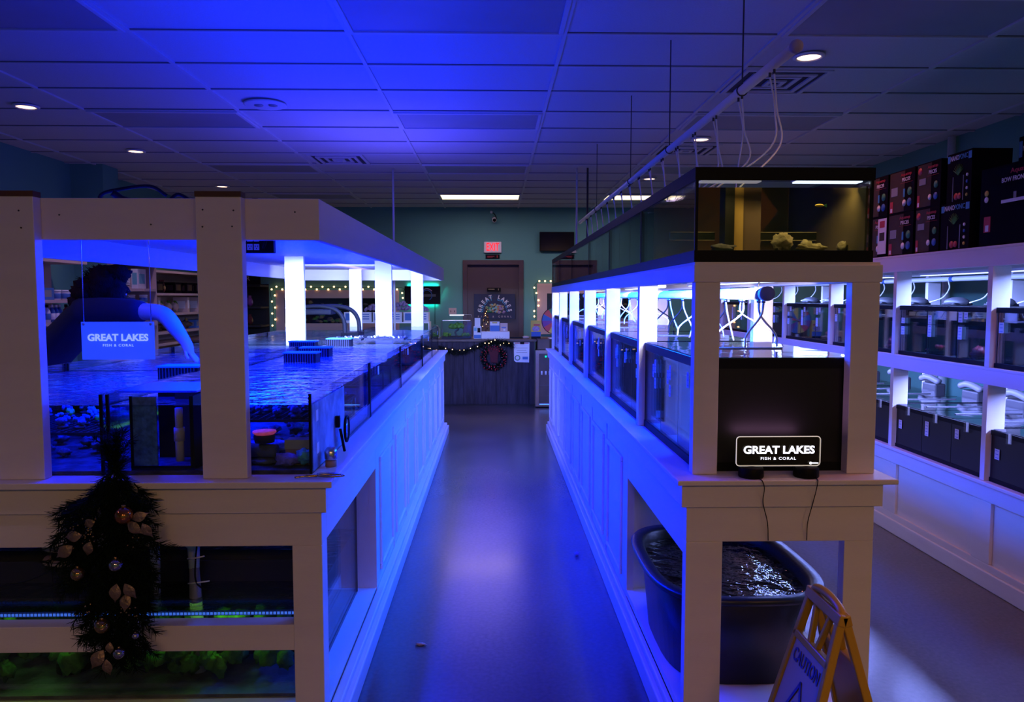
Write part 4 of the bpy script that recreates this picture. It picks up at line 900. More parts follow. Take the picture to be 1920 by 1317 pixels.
# boxes on the wall rack
def pbox(name, x0, x1, y0, y1, z0, z1, label, grp, style):
    t = thing(name, (x0, (y0+y1)/2, z0), label, 'box', grp)
    MB().box(x0, x1, y0, y1, z0, z1, 'box_black' if style != 'bow' else 'box_navy').build('carton', t, bevel=.002)
    W = y1-y0; H = z1-z0; X = x0-.0015
    P = lambda u, v: (X, y1-W*u, z0+H*v)       # u from the far edge toward the camera
    lay = [0]
    def rect(b, u0, u1, v0, v1, m):
        lay[0] += .00025; b.box(X-lay[0], X+.001, y1-W*u1, y1-W*u0, z0+H*v0, z0+H*v1, m)
    def disc(b, u, v, r, m): c = P(u, v); lay[0] += .00025; b.cyl((X-lay[0], c[1], c[2]), (X+.001, c[1], c[2]), r, 18, m)
    def txt(b, s, h, u, v, m, wf=None): b.text(s, h, (X-.0018, y1-W*u, z0+H*v), (0, -1, 0), (0, 0, 1), m, .012, .01, wfit=wf)
    b = MB()
    if style == 'pisces':
        rect(b, .03, .62, .03, .97, 'box_photo'); txt(b, 'Aquatop', .024, .68, .88, 'red', W*.42); txt(b, 'PISCES', .028, .68, .76, 'paper', W*.32); rect(b, .45, .92, .685, .69, 'red')
        disc(b, .82, .47, W*.085, 'green'); disc(b, .82, .22, W*.085, 'blue'); disc(b, .62, .22, W*.07, 'paper'); rect(b, .58, .64, .36, .55, 'lightblue'); rect(b, .06, .18, .03, .30, 'red'); rect(b, .08, .16, .05, .14, 'paper')
        rect(b, .10, .36, .42, .62, 'grey_plastic')
    elif style == 'pisces_red':
        rect(b, .03, .62, .03, .97, 'box_photo'); txt(b, 'Aquatop', .024, .68, .88, 'red', W*.42); txt(b, 'PISCES', .028, .68, .76, 'paper', W*.32); rect(b, .45, .92, .685, .69, 'red')
        disc(b, .14, .83, W*.09, 'red'); disc(b, .82, .47, W*.085, 'green'); disc(b, .82, .22, W*.085, 'blue'); disc(b, .58, .22, W*.07, 'paper'); rect(b, .05, .15, .03, .30, 'red'); rect(b, .07, .14, .05, .14, 'paper'); rect(b, .12, .40, .52, .66, 'grey_plastic')
    elif style == 'nano':
        rect(b, .02, .12, .82, .96, 'lightblue'); rect(b, .86, .98, .82, .96, 'lightblue'); txt(b, 'NANO', .036, .32, .89, 'paper', W*.34); txt(b, 'PONIC', .036, .67, .89, 'lightblue', W*.34)
        rect(b, .26, .28, .03, .52, 'grey_plastic'); rect(b, .68, .70, .03, .52, 'grey_plastic')
        for k in range(9):
            a = .5+k*.26; c = P(.48, .55); b.tube([(X-.001, c[1], c[2]), (X-.001, c[1]+.05*cos(a), c[2]+.055*sin(a))], [.004, .001], 5, 'plant_green')
        disc(b, .42, .12, .018, 'red'); disc(b, .55, .12, .016, 'red')
        for k, m in enumerate(('yellow', 'paper', 'blue', 'paper')): disc(b, .84, .12+.13*k, .008, m)
    elif style == 'bow':
        txt(b, 'Aquatop', .030, .48, .90, 'red', W*.24); txt(b, 'BOW FRONT TANK', .030, .47, .80, 'paper', W*.42); rect(b, .26, .66, .52, .56, 'paper'); rect(b, .40, .43, .56, .64, 'grey_plastic'); rect(b, .06, .14, .18, .38, 'red'); rect(b, .08, .12, .19, .27, 'paper')
        disc(b, .08, .68, .014, 'yellow'); disc(b, .08, .60, .014, 'paper'); disc(b, .9, .55, .018, 'paper'); disc(b, .9, .42, .018, 'green'); disc(b, .9, .29, .018, 'blue')
        b.poly([(X, y1-W*.56, z0+H*.22), (X, y1-W*.66, z0+H*.26), (X, y1-W*.57, z0+H*.36)], 'lilac', .001, (-1, 0, 0))
    if b.v: b.build('print', t)
    return t
Zt = 1.6485
lb = {0: 'second column from the stacked nano boxes', }
names = ['column half hidden behind the murky tank', 'second column from the murky tank', 'third column from the murky tank, red disc on its corner']
for i, (ya, yb, st) in enumerate(((4.63, 4.90, 'pisces'), (4.335, 4.61, 'pisces'), (4.08, 4.31, 'pisces_red'))):
    for k in range(2): pbox('aquarium_box', 2.385, 2.72, ya, yb, Zt+.2485*k, Zt+.2485*k+.248, 'black carton, '+['lower', 'upper'][k]+' of the '+names[i], 'tank cartons on the wall rack', st)
for i in range(4):
    ya = 4.93+.29*i
    for k in range(2): pbox('aquarium_box', 2.40, 2.72, ya, ya+.27, Zt+.2485*k, Zt+.2485*k+.248, 'plain dark carton hidden past the murky tank, '+['lower', 'upper'][k]+', '+ORD[i]+' column', 'tank cartons on the wall rack', 'plain')
pbox('planter_box', 2.385, 2.62, 3.815, 4.065, Zt, Zt+.245, 'black carton with a blue header strip, lower of the two stacked', 'blue-header cartons', 'nano')
pbox('planter_box', 2.395, 2.60, 3.83, 4.04, Zt+.2455, Zt+.502, 'black carton with a blue header strip, upper of the two stacked', 'blue-header cartons', 'nano')
pbox('aquarium_box', 2.375, 2.75, 3.12, 3.72, Zt, Zt+.372, 'big navy tank carton at the right edge of the rack top', 'tank cartons on the wall rack', 'bow')
pbox('planter_box', 2.78, 3.0, 3.80, 4.05, Zt, Zt+.60, 'tall dark carton standing behind the blue-header cartons', 'blue-header cartons', 'nano')
tag(MB().box(2.377, 2.379, 4.62, 4.72, Zt+.02, Zt+.235, 'paper').box(2.376, 2.377, 4.64, 4.70, Zt+.18, Zt+.22, 'red').box(2.376, 2.377, 4.64, 4.70, Zt+.10, Zt+.15, 'box_photo').build('paper_notice'), 'white paper notice with red print taped on the half-hidden carton', 'notice')

# ================================================================== sales counter at the back
CY = 9.83
def cx_(px): return (px-927)*.00690
def cz_(py): return .862+(634-py)*.00690
t = thing('sales_counter', (-1.7, 10.2, 0), 'long weathered plank sales counter across the end of the aisle', 'counter')
b = MB(); rr = random.Random(2); x = -3.9
while x < .50:
    w_ = min(.14, .52-x); b.box(x+.002, x+w_-.002, CY+.0015*rr.random(), CY+.03, .02, .83, 'weathered_wood'); x += .14
b.build('plank_front', t)
MB().box(-3.88, .50, CY+.031, 10.45, 0, .83, 'weathered_wood').build('body', t)
MB().box(-3.95, .54, CY-.03, 10.5, .83, .86, 'counter_top').build('worktop', t, bevel=.004)
MB().box(-3.9, .52, CY+.005, CY+.02, 0, .02, 'black_matte').build('kick_board', t)
CT = .8605
# bonsai aquarium
t = thing('planted_aquarium', (-.48, 10.1, CT), 'small aquarium with a green bonsai-shaped moss tree on the sales counter', 'aquarium')
X0, X1, ya, yb = -.70, -.30, 9.98, 10.22
b = MB()
for bx in ((X0, X1, ya, ya+.005), (X0, X1, yb-.005, yb), (X0, X0+.005, ya, yb), (X1-.005, X1, ya, yb)): b.box(*bx, CT, CT+.23, 'tank_glass')
b.build('glass_panes', t); MB().box(X0+.006, X1-.006, ya+.006, yb-.006, CT, CT+.028, 'black_matte').build('gravel', t)
b = MB(); b.tube(smooth_path([(-.50, 10.1, CT+.03), (-.52, 10.1, CT+.08), (-.48, 10.1, CT+.12), (-.50, 10.1, CT+.16)]), [.014]*19 if False else .012, 8, 'rock'); b.build('driftwood', t)
b = MB(); rr = random.Random(1)
for i in range(26): a = rr.uniform(0, 6.3); r_ = rr.uniform(0, .09); b.ball((-.50+r_*cos(a), 10.1+r_*sin(a)*.6, CT+.165+.02*rr.random()-r_*.2), .028, 'plant_lit', 8, 6, .3, 3, i)
b.build('moss_crown', t)
b = MB()
for i in range(40): x = rr.choice([rr.uniform(X0+.03, X0+.12), rr.uniform(X1-.13, X1-.03)]); b.ball((x, rr.uniform(ya+.03, yb-.06), CT+.035+rr.uniform(0, .03)), .014, 'plant_lit', 7, 5, .4, 3, i)
b.build('foreground_plants', t)
b = MB(); b.box(X0+.02, X1-.02, 10.0, 10.14, CT+.232, CT+.238, 'white_plastic'); b.build('cover', t)
area('plant_lamp', (-.50, 10.1, CT+.31), .2, .08, 1.6, (.9, .95, .8), parent=t)
b = MB(); b.box(-.59, -.41, 10.06, 10.12, CT+.300, CT+.312, 'led_soft'); b.box(-.60, -.40, 10.055, 10.125, CT+.312, CT+.318, 'grey_plastic'); b.tube([(-.41, 10.12, CT+.315), (-.31, 10.15, CT+.31), (-.29, 10.2, CT+.23)], .004, 8, 'grey_plastic'); b.build('lamp', t)
t = thing('terrarium_jar', (-.78, 10.1, CT), 'small glass jar of moss left of the bonsai aquarium on the counter', 'jar')
MB().lathe([(.055, 0), (.06, .02), (.06, .12), (.045, .15), (.03, .17)], (-.78, 10.1, CT), 20, 'tank_glass').build('jar', t)
b = MB()
for i in range(14): b.ball((-.78+rr.uniform(-.035, .035), 10.1+rr.uniform(-.03, .03), CT+.02+rr.uniform(0, .06)), .015, 'plant_lit', 7, 5, .3, 3, i)
b.build('moss', t)
t = thing('brochure_stand', (-.225, 10.0, CT), 'white brochure stand with a header card on the counter', 'stand')
MB().box(-.275, -.175, 10.0, 10.06, CT, CT+.16, 'paper').build('pocket', t); MB().box(-.262, -.188, 10.05, 10.054, CT+.16, CT+.27, 'paper').build('header_card', t)
b = MB(); b.box(-.270, -.18, 9.998, 10.0, CT+.005, CT+.05, 'blue_paper'); b.box(-.225, -.185, 9.998, 10.0, CT+.08, CT+.14, 'black'); b.box(-.268, -.235, 9.998, 10.0, CT+.10, CT+.145, 'pale_cyan'); b.build('print', t)
t = thing('display_box', (.01, 10.05, CT), 'long white box in the middle of the counter', 'box')
MB().box(-.172, .195, 9.95, 10.15, CT, CT+.092, 'paper').build('carton', t, bevel=.003)
BZ = CT+.0925
t = thing('tabletop_tree', (-.12, 10.08, BZ), 'small golden glittering christmas tree on the white box', 'christmas tree')
b = MB(); rr = random.Random(12)
for i in range(120):
    h = rr.random(); r_ = (1-h)*.06+.004; a = rr.uniform(0, 6.3); b.ball((-.115+r_*cos(a), 10.08+r_*sin(a), BZ+.03+h*.27), rr.uniform(.005, .009), rr.choice(['bauble_gold', 'bauble_copper', 'needles', 'bauble_gold']), 6, 4)
b.build('branches', t); MB().cyl((-.115, 10.08, BZ), (-.115, 10.08, BZ+.06), .012, 8, 'brown_wood').build('trunk', t)
b = MB()
for i in range(9): h = i/9; a = i*2.4; r_ = (1-h)*.062; b.ball((-.115+r_*cos(a), 10.08-abs(r_*sin(a))-.004, BZ+.04+h*.25), .0045, 'warm_bulb', 6, 4)
b.build('lights', t)
t = thing('sample_box', (.0, 10.0, BZ), 'blue and white product box standing on the white box', 'box')
MB().box(-.060, .065, 9.98, 10.06, BZ, BZ+.13, 'paper').build('carton', t); b = MB(); b.box(-.058, .063, 9.977, 9.98, BZ+.005, BZ+.08, 'blue_paper'); b.box(-.03, .035, 9.977, 9.98, BZ+.108, BZ+.122, 'yellow'); b.build('print', t)
t = thing('card_holder', (.12, 10.0, BZ), 'pale card holder right of the blue product box', 'stand')
MB().box(.075, .17, 10.0, 10.03, BZ, BZ+.11, 'cream_wood').build('holder', t); b = MB(); b.box(.09, .15, 9.997, 10.0, BZ+.045, BZ+.06, 'blue_paper'); b.box(.115, .14, 9.997, 10.0, BZ+.01, BZ+.035, 'paper'); b.build('print', t)
tag(MB().box(.20, .37, 9.98, 10.1, CT, CT+.02, 'black').build('tray'), 'low black tray on the counter right of the white box', 'tray')
tag(MB().ball((.41, 10.0, CT+.017), (.05, .03, .017), 'cream_wood', 12, 8, .3).build('cloth'), 'crumpled pale cloth at the right end of the counter', 'cloth')
t = thing('product_box', (.52, 9.98, CT), 'yellow blue and pink snack-style box beside the prize wheel', 'box')
MB().box(.475, .605, 9.96, 10.02, CT+.0, CT+.235, 'yellow').build('carton', t); b = MB(); b.box(.478, .602, 9.957, 9.96, CT+.03, CT+.09, 'blue'); b.box(.478, .602, 9.957, 9.96, CT+.0, CT+.03, 'black'); b.ball((.54, 9.957, CT+.13), (.05, .003, .035), 'lilac'); b.box(.51, .59, 9.957, 9.96, CT+.17, CT+.19, 'red'); b.build('print', t)
# prize wheel on a side cabinet
t = thing('side_cabinet', (.85, 10.1, 0), 'dark wooden side cabinet right of the sales counter', 'cabinet')
MB().box(.56, 1.3, 9.93, 10.45, 0, .84, 'counter_top').build('body', t); MB().box(.545, 1.32, 9.90, 10.47, .84, .86, 'counter_top').build('top', t)
t = thing('prize_wheel', (.79, 9.98, .8605), 'round prize wheel with coloured wedges on a stand', 'prize wheel')
b = MB(); cm_ = ['green', 'red', 'blue', 'purple', 'red', 'yellow', 'blue', 'purple']
c0 = Vector((.79, 9.96, 1.095)); r_ = .172
for k in range(12):
    a0 = pi/2+2*pi*k/12; pts = [c0]+[c0+Vector((r_*cos(a0+2*pi/12*j/5), 0, r_*sin(a0+2*pi/12*j/5))) for j in range(6)]
    b.poly(pts, cm_[k % 8] if k < 11 else 'yellow', .008, (0, 1, 0))
b.build('wheel', t); b = MB(); b.tube([(c0.x+r_*cos(a), 9.965, c0.z+r_*sin(a)) for a in [2*pi*k/40 for k in range(40)]], .006, 8, 'black', closed=True); b.build('rim', t)
b = MB(); b.box(.775, .805, 9.975, 9.99, .8605, 1.10, 'white_plastic'); b.box(.70, .88, 9.93, 10.03, .8605, .872, 'white_plastic'); b.build('stand', t)
MB().cyl((.79, 9.945, 1.095), (.79, 9.96, 1.095), .016, 14, 'steel').build('hub', t)
tag(MB().box(.55, .70, 9.74, 9.89, .735, .86, 'counter_top').box(.545, .71, 9.735, 9.895, .86, .868, 'brown_wood').build('wooden_crate'), 'small brown crate standing on the glass-door fridge', 'crate')
# fridge
t = thing('mini_fridge', (.73, 9.68, 0), 'slim glass-door drinks fridge with a steel frame at the counter end', 'fridge')
FX0, FX1 = .515, .96
MB().box(FX0+.01, FX1-.01, 9.62, 9.89, .02, .733, 'black').build('body', t)
b = MB()
for bx in ((FX0, FX0+.045, .02, .733), (FX1-.045, FX1, .02, .733), (FX0+.045, FX1-.045, .02, .065), (FX0+.045, FX1-.045, .69, .733)): b.box(bx[0], bx[1], 9.585, 9.618, bx[2], bx[3], 'steel')
d = b.build('door', t); MB().box(FX0+.045, FX1-.045, 9.60, 9.605, .065, .69, 'counter_top').build('door_glass', d)
b = MB()
for k in range(3): b.box(FX0+.06, FX0+.30, 9.597, 9.599, .42-.13*k, .422-.13*k, 'steel')
for k in range(5): b.cyl((FX0+.08+.05*k, 9.59, .423), (FX0+.08+.05*k, 9.59, .47), .012, 8, 'paper')
b.build('shelf_contents', t); MB().ball((FX0+.13, 9.583, .655), .011, 'green_light', 8, 6).build('display_lamp', t)
MB().box(FX0+.05, FX0+.25, 9.583, 9.586, .045, .052, 'led_blue').build('bottom_light', t)
# notice, wreath, garland on the counter front
t = thing('paper_notice', (.34, CY, .58), 'white paper notice with a clip taped to the counter front', 'notice')
MB().poly([(.252, CY-.003, .585), (.275, CY-.003, .565), (.445, CY-.003, .560), (.450, CY-.003, .822), (.245, CY-.003, .822)], 'paper', .002, (0, 1, 0)).build('sheet', t)
b = MB(); Y_ = CY-.004
for k, w_ in enumerate((.15, .12, .14)): b.box(.35-w_/2, .35+w_/2, Y_-.001, Y_, .745-.03*k, .750-.03*k, 'grey_plastic')
b.box(.26, .44, Y_-.001, Y_, .805, .815, 'red'); b.box(.36, .43, Y_-.001, Y_, .60, .635, 'blue_paper'); b.lathe([(.028, 0), (.036, 0)], (0, 0, 0), 16, 'green') if False else b.tube([(.295+.03*cos(a), Y_, .62+.03*sin(a)) for a in [2*pi*k/20 for k in range(20)]], .006, 6, 'green', closed=True); b.build('print', t)
MB().box(.33, .38, Y_-.012, Y_, .798, .826, 'black').build('clip', t)
t = thing('wreath', (-.015, CY-.03, .45), 'round dark wreath full of red berries with a wine ribbon on the counter front', 'wreath')
WC = Vector((-.012, CY-.035, .625)); b = MB(); rr = random.Random(21)
for i in range(1300):
    a = rr.uniform(0, 2*pi); r_ = rr.uniform(.092, .17); c = WC+Vector((r_*cos(a), rr.uniform(-.02, .015), r_*sin(a))); d = Vector((rr.uniform(-1, 1), rr.uniform(-1, .2), rr.uniform(-1, 1))).normalized()*.03
    b.tube([c, c+d], [.0025, .0006], 3, 'needles')
b.build('needles', t)
first_b = None
for i in range(64):
    a = i*2.39996+rr.uniform(-.1, .1); r_ = .105+.07*((i*.37) % 1); c = WC+Vector((r_*cos(a), -.03+rr.uniform(-.01, .005), r_*sin(a)))
    MB().ball(c, rr.uniform(.007, .011), 'berry' if i % 4 else 'bauble_silver', 8, 6).build('berry', t)
b = MB(); b.poly([WC+Vector((-.09, -.02, .12)), WC+Vector((-.045, -.025, .03)), WC+Vector((-.04, -.025, -.06)), WC+Vector((.045, -.025, -.065)), WC+Vector((.055, -.025, .03)), WC+Vector((.075, -.02, .12)), WC+Vector((0, -.02, .155))], 'wine_cloth', .01, (0, 1, 0)); b.build('ribbon', t)
t = thing('counter_garland', (-.4, CY-.03, .72), 'dark pine garland with warm fairy lights swagged along the counter top edge', 'garland')
gp = smooth_path([(-1.6, CY-.045, .82), (-1.1, CY-.045, .73), (-.75, CY-.045, .76), (-.45, CY-.045, .70), (-.15, CY-.045, .80), (.05, CY-.045, .835), (.22, CY-.045, .79)], 12); b = MB()
for p in gp:
    for i in range(16):
        c = p+Vector((rr.uniform(-.03, .03), rr.uniform(-.03, -.01), rr.uniform(-.03, .03))); d = Vector((rr.uniform(-1, 1), rr.uniform(-.6, .0), rr.uniform(-1, .6))).normalized()*.055; b.tube([c, c+d], [.0025, .0006], 3, 'needles')
b.build('needles', t)
for i in range(22):
    p = gp[int(i*(len(gp)-1)/22)]; MB().ball(p+Vector((rr.uniform(-.02, .02), -.03, rr.uniform(-.045, .03))), .0065, 'warm_bulb', 8, 6).build('fairy_bulb', t)
# hutch with cartons left of the bonsai tank
t = thing('counter_hutch', (-1.4, 10.2, CT), 'low white shelf standing on the left part of the counter', 'shelf')
MB().box(-2.0, -.86, 10.08, 10.38, CT+.20, CT+.215, 'white_plastic').build('shelf_board', t)
for x in (-2.0, -1.44, -.875): MB().box(x, x+.015, 10.09, 10.37, CT, CT+.20, 'white_plastic').build('side_panel', t)
for i, (x0, x1) in enumerate(((-1.98, -1.62), (-1.60, -1.22), (-1.20, -.87))):
    t = thing('product_carton', ((x0+x1)/2, 10.15, CT+.2155), 'white carton with blue print on the counter shelf, '+['leftmost', 'middle', 'rightmost'][i], 'box', 'white cartons on the counter shelf')
    MB().box(x0, x1, 10.09, 10.3, CT+.2155, CT+.345, 'paper').build('carton', t, bevel=.003); b = MB()
    b.box(x0+.02, x0+.12, 10.087, 10.09, CT+.235, CT+.33, 'blue_paper')
    for k in range(3): b.box(x1-.14, x1-.03, 10.087, 10.09, CT+.25+.03*k, CT+.262+.03*k, 'blue_paper')
    b.build('print', t)
for i, (x, r_, h) in enumerate(((-1.60, .12, .07), (-1.25, .16, .12), (-.95, .06, .04))):
    b = MB(); rr = random.Random(i+30)
    for k in range(60): a = rr.uniform(0, 6.3); q = math.sqrt(rr.random())*r_; b.ball((x+q*cos(a), 10.2+q*sin(a)*.5, CT+.352+h*(1-(q/r_)**2)*rr.uniform(.6, 1)), .018, 'lilac', 7, 5, .4, 3, k)
    single(b, 'coral_skeleton', ['low spread lilac coral skeleton on the white cartons', 'tall domed lilac coral skeleton on the white cartons', 'small coral skeleton on the rightmost white carton'][i], 'coral')

# ================================================================== back wall
BY = YB-.001
def wx_(px): return (px-927)*.0090
t = thing('exit_sign', (-.03, BY-.03, 2.13), 'white EXIT sign with glowing red letters above the door', 'sign')
MB().box(-.178, .118, BY-.045, BY, 2.14, 2.325, 'white_plastic').build('housing', t, bevel=.012)
MB().text('EXIT', .185, (-.03, BY-.048, 2.232), m='exit_red', bold=.01, depth=.02, wfit=.21).build('lettering', t)
b = MB(); b.box(-.15, .085, BY-.012, BY, 2.045, 2.115, 'black'); b.box(-.12, .0, BY-.014, BY-.012, 2.08, 2.09, 'red'); b.box(-.12, -.03, BY-.014, BY-.012, 2.065, 2.07, 'red'); b.box(.04, .05, BY-.014, BY-.012, 2.06, 2.10, 'red')
single(b, 'wall_plaque', 'small black plaque with red print between the exit sign and the door', 'sign')
t = thing('security_camera', (-.01, BY-.06, 2.70), 'small white and black security camera high on the back wall', 'camera')
MB().cyl((-.01, BY-.03, 2.71), (.0, BY-.16, 2.67), .036, 18, 'white_plastic').build('body', t); MB().cyl((.0, BY-.16, 2.67), (.0, BY-.165, 2.668), .028, 18, 'black').build('lens', t)
b = MB(); b.tube(smooth_path([(-.05, BY-.01, 2.83), (.01, BY-.02, 2.77), (.04, BY-.01, 2.70)]), .006, 6, 'black'); b.ball((-.05, BY-.015, 2.815), .022, 'white_plastic'); b.build('cable', t)
t = thing('television', (1.03, BY-.05, 2.17), 'dark flat television hung on the back wall right of the exit sign', 'television')
MB().box(.753, 1.33, BY-.07, BY-.03, 2.165, 2.487, 'black').build('housing', t, bevel=.004); MB().box(.763, 1.32, BY-.072, BY-.070, 2.175, 2.477, 'screen').build('screen', t); MB().box(.95, 1.1, BY-.03, BY, 2.26, 2.38, 'dark_grey').build('wall_mount', t)
t = thing('television', (-1.2, BY-.05, 1.28), 'teal-backlit television with a round logo on the back wall left of the door', 'television')
MB().box(-1.50, -.905, BY-.07, BY-.035, 1.285, 1.585, 'black').build('housing', t, bevel=.003)
b = MB(); b.box(-1.47, -.93, BY-.034, BY-.028, 1.56, 1.578, 'led_teal'); b.box(-1.47, -.93, BY-.034, BY-.028, 1.29, 1.306, 'led_teal'); b.box(-.925, -.913, BY-.034, BY-.028, 1.31, 1.56, 'led_teal'); b.build('backlight', t)
area('backlight_lamp', (-1.2, BY-.02, 1.60), .5, .03, .9, (.01, .75, .6), (R(100), 0, 0), parent=t); area('backlight_lamp', (-.885, BY-.04, 1.44), .02, .28, .12, (.01, .75, .6), (R(70), 0, R(-90)), parent=t); area('backlight_lamp', (-1.2, BY-.03, 1.27), .5, .03, .5, (.01, .75, .6), (R(60), 0, 0), parent=t)
b = MB(); b.tube([(-1.13+.085*cos(a), BY-.072, 1.43+.085*sin(a)) for a in [R(300)+R(290)*k/24 for k in range(25)]], .006, 6, 'blue'); b.tube([(-1.13+.11*cos(a), BY-.072, 1.43+.11*sin(a)) for a in [R(40)+R(110)*k/16 for k in range(17)]], .007, 6, 'lilac'); b.box(-1.22, -.98, BY-.073, BY-.071, 1.41, 1.45, 'dark_grey'); b.build('logo', t)
MB().tube([(-1.0, BY-.01, 1.285), (-1.0, BY-.01, .95)], .004, 6, 'black').build('cord', t)
b = MB(); b.box(-.77, -.64, BY-.01, BY, 1.11, 1.22, 'cream_wood')
for x in (-.735, -.675): b.box(x-.006, x+.006, BY-.012, BY-.01, 1.15, 1.18, 'dark_grey')
single(b, 'wall_outlet', 'pale double wall outlet left of the door', 'outlet')
# door sign
t = thing('door_banner', (0, YB, 1.05), 'navy banner on the door with arched lettering over bright corals', 'sign')
DY = YB-.02
MB().box(-.345, .348, DY, DY+.008, 1.035, 1.455, 'navy_board').build('panel', t)
b = MB(); s_ = 'GREAT LAKES'; n = len(s_)
for i, ch in enumerate(s_):
    if ch == ' ': continue
    a = R(172)-R(164)*i/(n-1); c = Vector((.005+.255*cos(a), DY-.002, 1.145+.265*sin(a))); ux = Vector((sin(a), 0, -cos(a))); uy = Vector((cos(a), 0, sin(a)))
    b.text(ch, .088, c, ux, uy, 'paper', .02, .02); b.text(ch, .088, c-uy*.028+Vector((0, .001, 0)), ux, uy, 'lightblue', .02, .012)
for i, ch in enumerate('FISH & CORAL'):
    if ch != ' ': b.text(ch, .042, (-.27+.0495*i, DY-.002, 1.075), m='cream_wood', bold=.01, depth=.02)
b.build('lettering', t)
b = MB(); rr = random.Random(6)
for i in range(60):
    x = rr.uniform(-.14, .16); m = 'green' if x < -.05 else ('yellow_panel' if x < .05 else 'lilac'); m = rr.choice([m, m, 'red' if x > .05 else 'pale_cyan', 'yellow_panel']); b.ball((x, DY-.002, 1.14+rr.uniform(0, .12)*(1.2-abs(x)*2)), (.022, .003, .018), m, 7, 5, .4, 3, i)
b.build('coral_print', t)
b = MB(); b.box(-.125, .105, DY+.01, DY+.025, 1.495, 1.56, 'black'); b.box(-.105, .0, DY+.008, DY+.01, 1.53, 1.54, 'yellow_panel'); b.box(.06, .07, DY+.008, DY+.01, 1.515, 1.545, 'yellow_panel')
b.box(-.125, .105, DY+.025, YB+.034, 1.50, 1.555, 'black')
single(b, 'door_plaque', 'small black plaque with yellow print on the door above the banner', 'sign')
# framed wall aquariums with string lights
def wall_aquarium(x0, x1, z0, z1, bw, label, seed):
    t = thing('wall_aquarium', ((x0+x1)/2, BY, z0), label, 'aquarium')
    b = MB(); y = BY-.05; b.box(x0, x1, y, BY, z1-bw, z1, 'cream_wood'); b.box(x0, x1, y, BY, z0, z0+bw, 'cream_wood'); b.box(x0, x0+bw, y, BY, z0+bw, z1-bw, 'cream_wood'); b.box(x1-bw, x1, y, BY, z0+bw, z1-bw, 'cream_wood'); b.build('frame', t)
    b = MB(); b.box(x0+bw, x1-bw, BY-.012, BY-.002, z0+bw, z1-bw, 'black_gloss'); b.box(x0+bw, x0+bw+.1, BY-.02, BY-.012, z0+bw, z1-bw, 'navy_board'); b.build('tank_back', t)
    b = MB(); rr = random.Random(seed)
    for i in range(70): x = rr.uniform(x0+bw+.14, x1-bw-.05); b.ball((x, BY-.02, z0+bw+rr.random()**2*(z1-z0-2*bw)*.8+.02), (.04, .008, .02), rr.choice(['plant_green', 'counter_top', 'amber_panel', 'plant_green']), 7, 5, .5, 3, i)
    b.build('plants', t); MB().box(x0+bw, x1-bw, BY-.042, BY-.038, z0+bw, z1-bw, 'tank_glass').build('glass_front', t)
    return t
wall_aquarium(-3.64, -1.60, .83, 1.52, .135, 'wide pinkish-framed planted wall aquarium with fairy lights, left of the door', 1)
wall_aquarium(.715, 2.55, .78, 1.63, .165, 'cream-framed wall aquarium edged with fairy lights, right of the door', 2)
def string_lights(pts, label, w=.014):
    P = smooth_path(pts, 8); t = thing('fairy_lights', P[0], label, 'string lights'); MB().tube(P, .003, 5, 'black').build('wire', t); return t, P
def bulbs(t, ps):
    for (x, z, dy) in ps: MB().ball((x, BY-.055-dy, z), .0155, 'warm_bulb', 10, 7).build('bulb', t)
t, P = string_lights([(-3.68, BY-.055, .85), (-3.68, BY-.055, 1.2), (-3.67, BY-.055, 1.55), (-3.0, BY-.055, 1.56), (-2.3, BY-.055, 1.56), (-1.56, BY-.055, 1.56), (-1.55, BY-.055, 1.45)], 'string of warm bulbs around the left wall aquarium frame')
ps = []
for k in range(7): ps.append((-3.70+.05*(k % 2), .93+.10*k, .01))
for k in range(22): ps.append((-3.62+.095*k, 1.575-.045*(k % 2), .01))
ps += [(-1.54, 1.47, .01), (-1.53, 1.39, .01)]
bulbs(t, ps)
t, P = string_lights([(.69, BY-.055, .82), (.69, BY-.055, 1.2), (.70, BY-.055, 1.64), (1.2, BY-.055, 1.65), (1.9, BY-.055, 1.65)], 'string of warm bulbs around the right wall aquarium frame')
bulbs(t, [(.665, 1.56, .01), (.70, 1.47, .01), (.735, 1.35, .01), (.735, 1.26, .01), (.665, 1.17, .01), (.668, 1.08, .01), (.735, .98, .01), (.665, .90, .01)]+[(.75+.095*k, 1.67-.0*(k % 2), .01) for k in range(10)])

# ================================================================== goods shelves at the left
def shelf_unit(name, x0, x1, y0, y1, zs, label, back='w', header=None):
    t = thing(name, ((x0+x1)/2, (y0+y1)/2, 0), label, 'shelf')
    b = MB()
    if back == 'w': b.box(x0, x0+.02, y0, y1, 0, max(zs)+.02, 'cream_wood')
    else: b.box(x0, x1, y1-.02, y1, 0, max(zs)+.02, 'cream_wood')
    b.build('back_panel', t)
    for z in zs:
        if back == 'w': MB().box(x0+.02, x1, y0, y1, z-.03, z, 'cream_wood').build('shelf_board', t)
        else: MB().box(x0, x1, y0, y1-.02, z-.03, z, 'cream_wood').build('shelf_board', t)
    MB().box(x0+.02, x1-.01, y0+.01, y1-.021, 0, .08, 'dark_grey').build('plinth', t)
    return t
shelf_unit('display_shelf', -4.755, -4.35, 6.6, 8.30, (.6, .88, 1.15, 1.375, 1.78), 'cream goods shelf along the left wall before the teal pillar')
shelf_unit('display_shelf', -4.755, -4.30, 9.2, 12.3, (.55, .80, .95, 1.19, 1.455, 1.75), 'long cream goods shelf along the left wall behind the teal pillar')
shelf_unit('display_shelf', -4.39, -3.98, 8.80, 9.12, (.7, 1.1, 1.33, 1.50, 1.80), 'narrow cream end shelf beside the teal pillar', back='n')
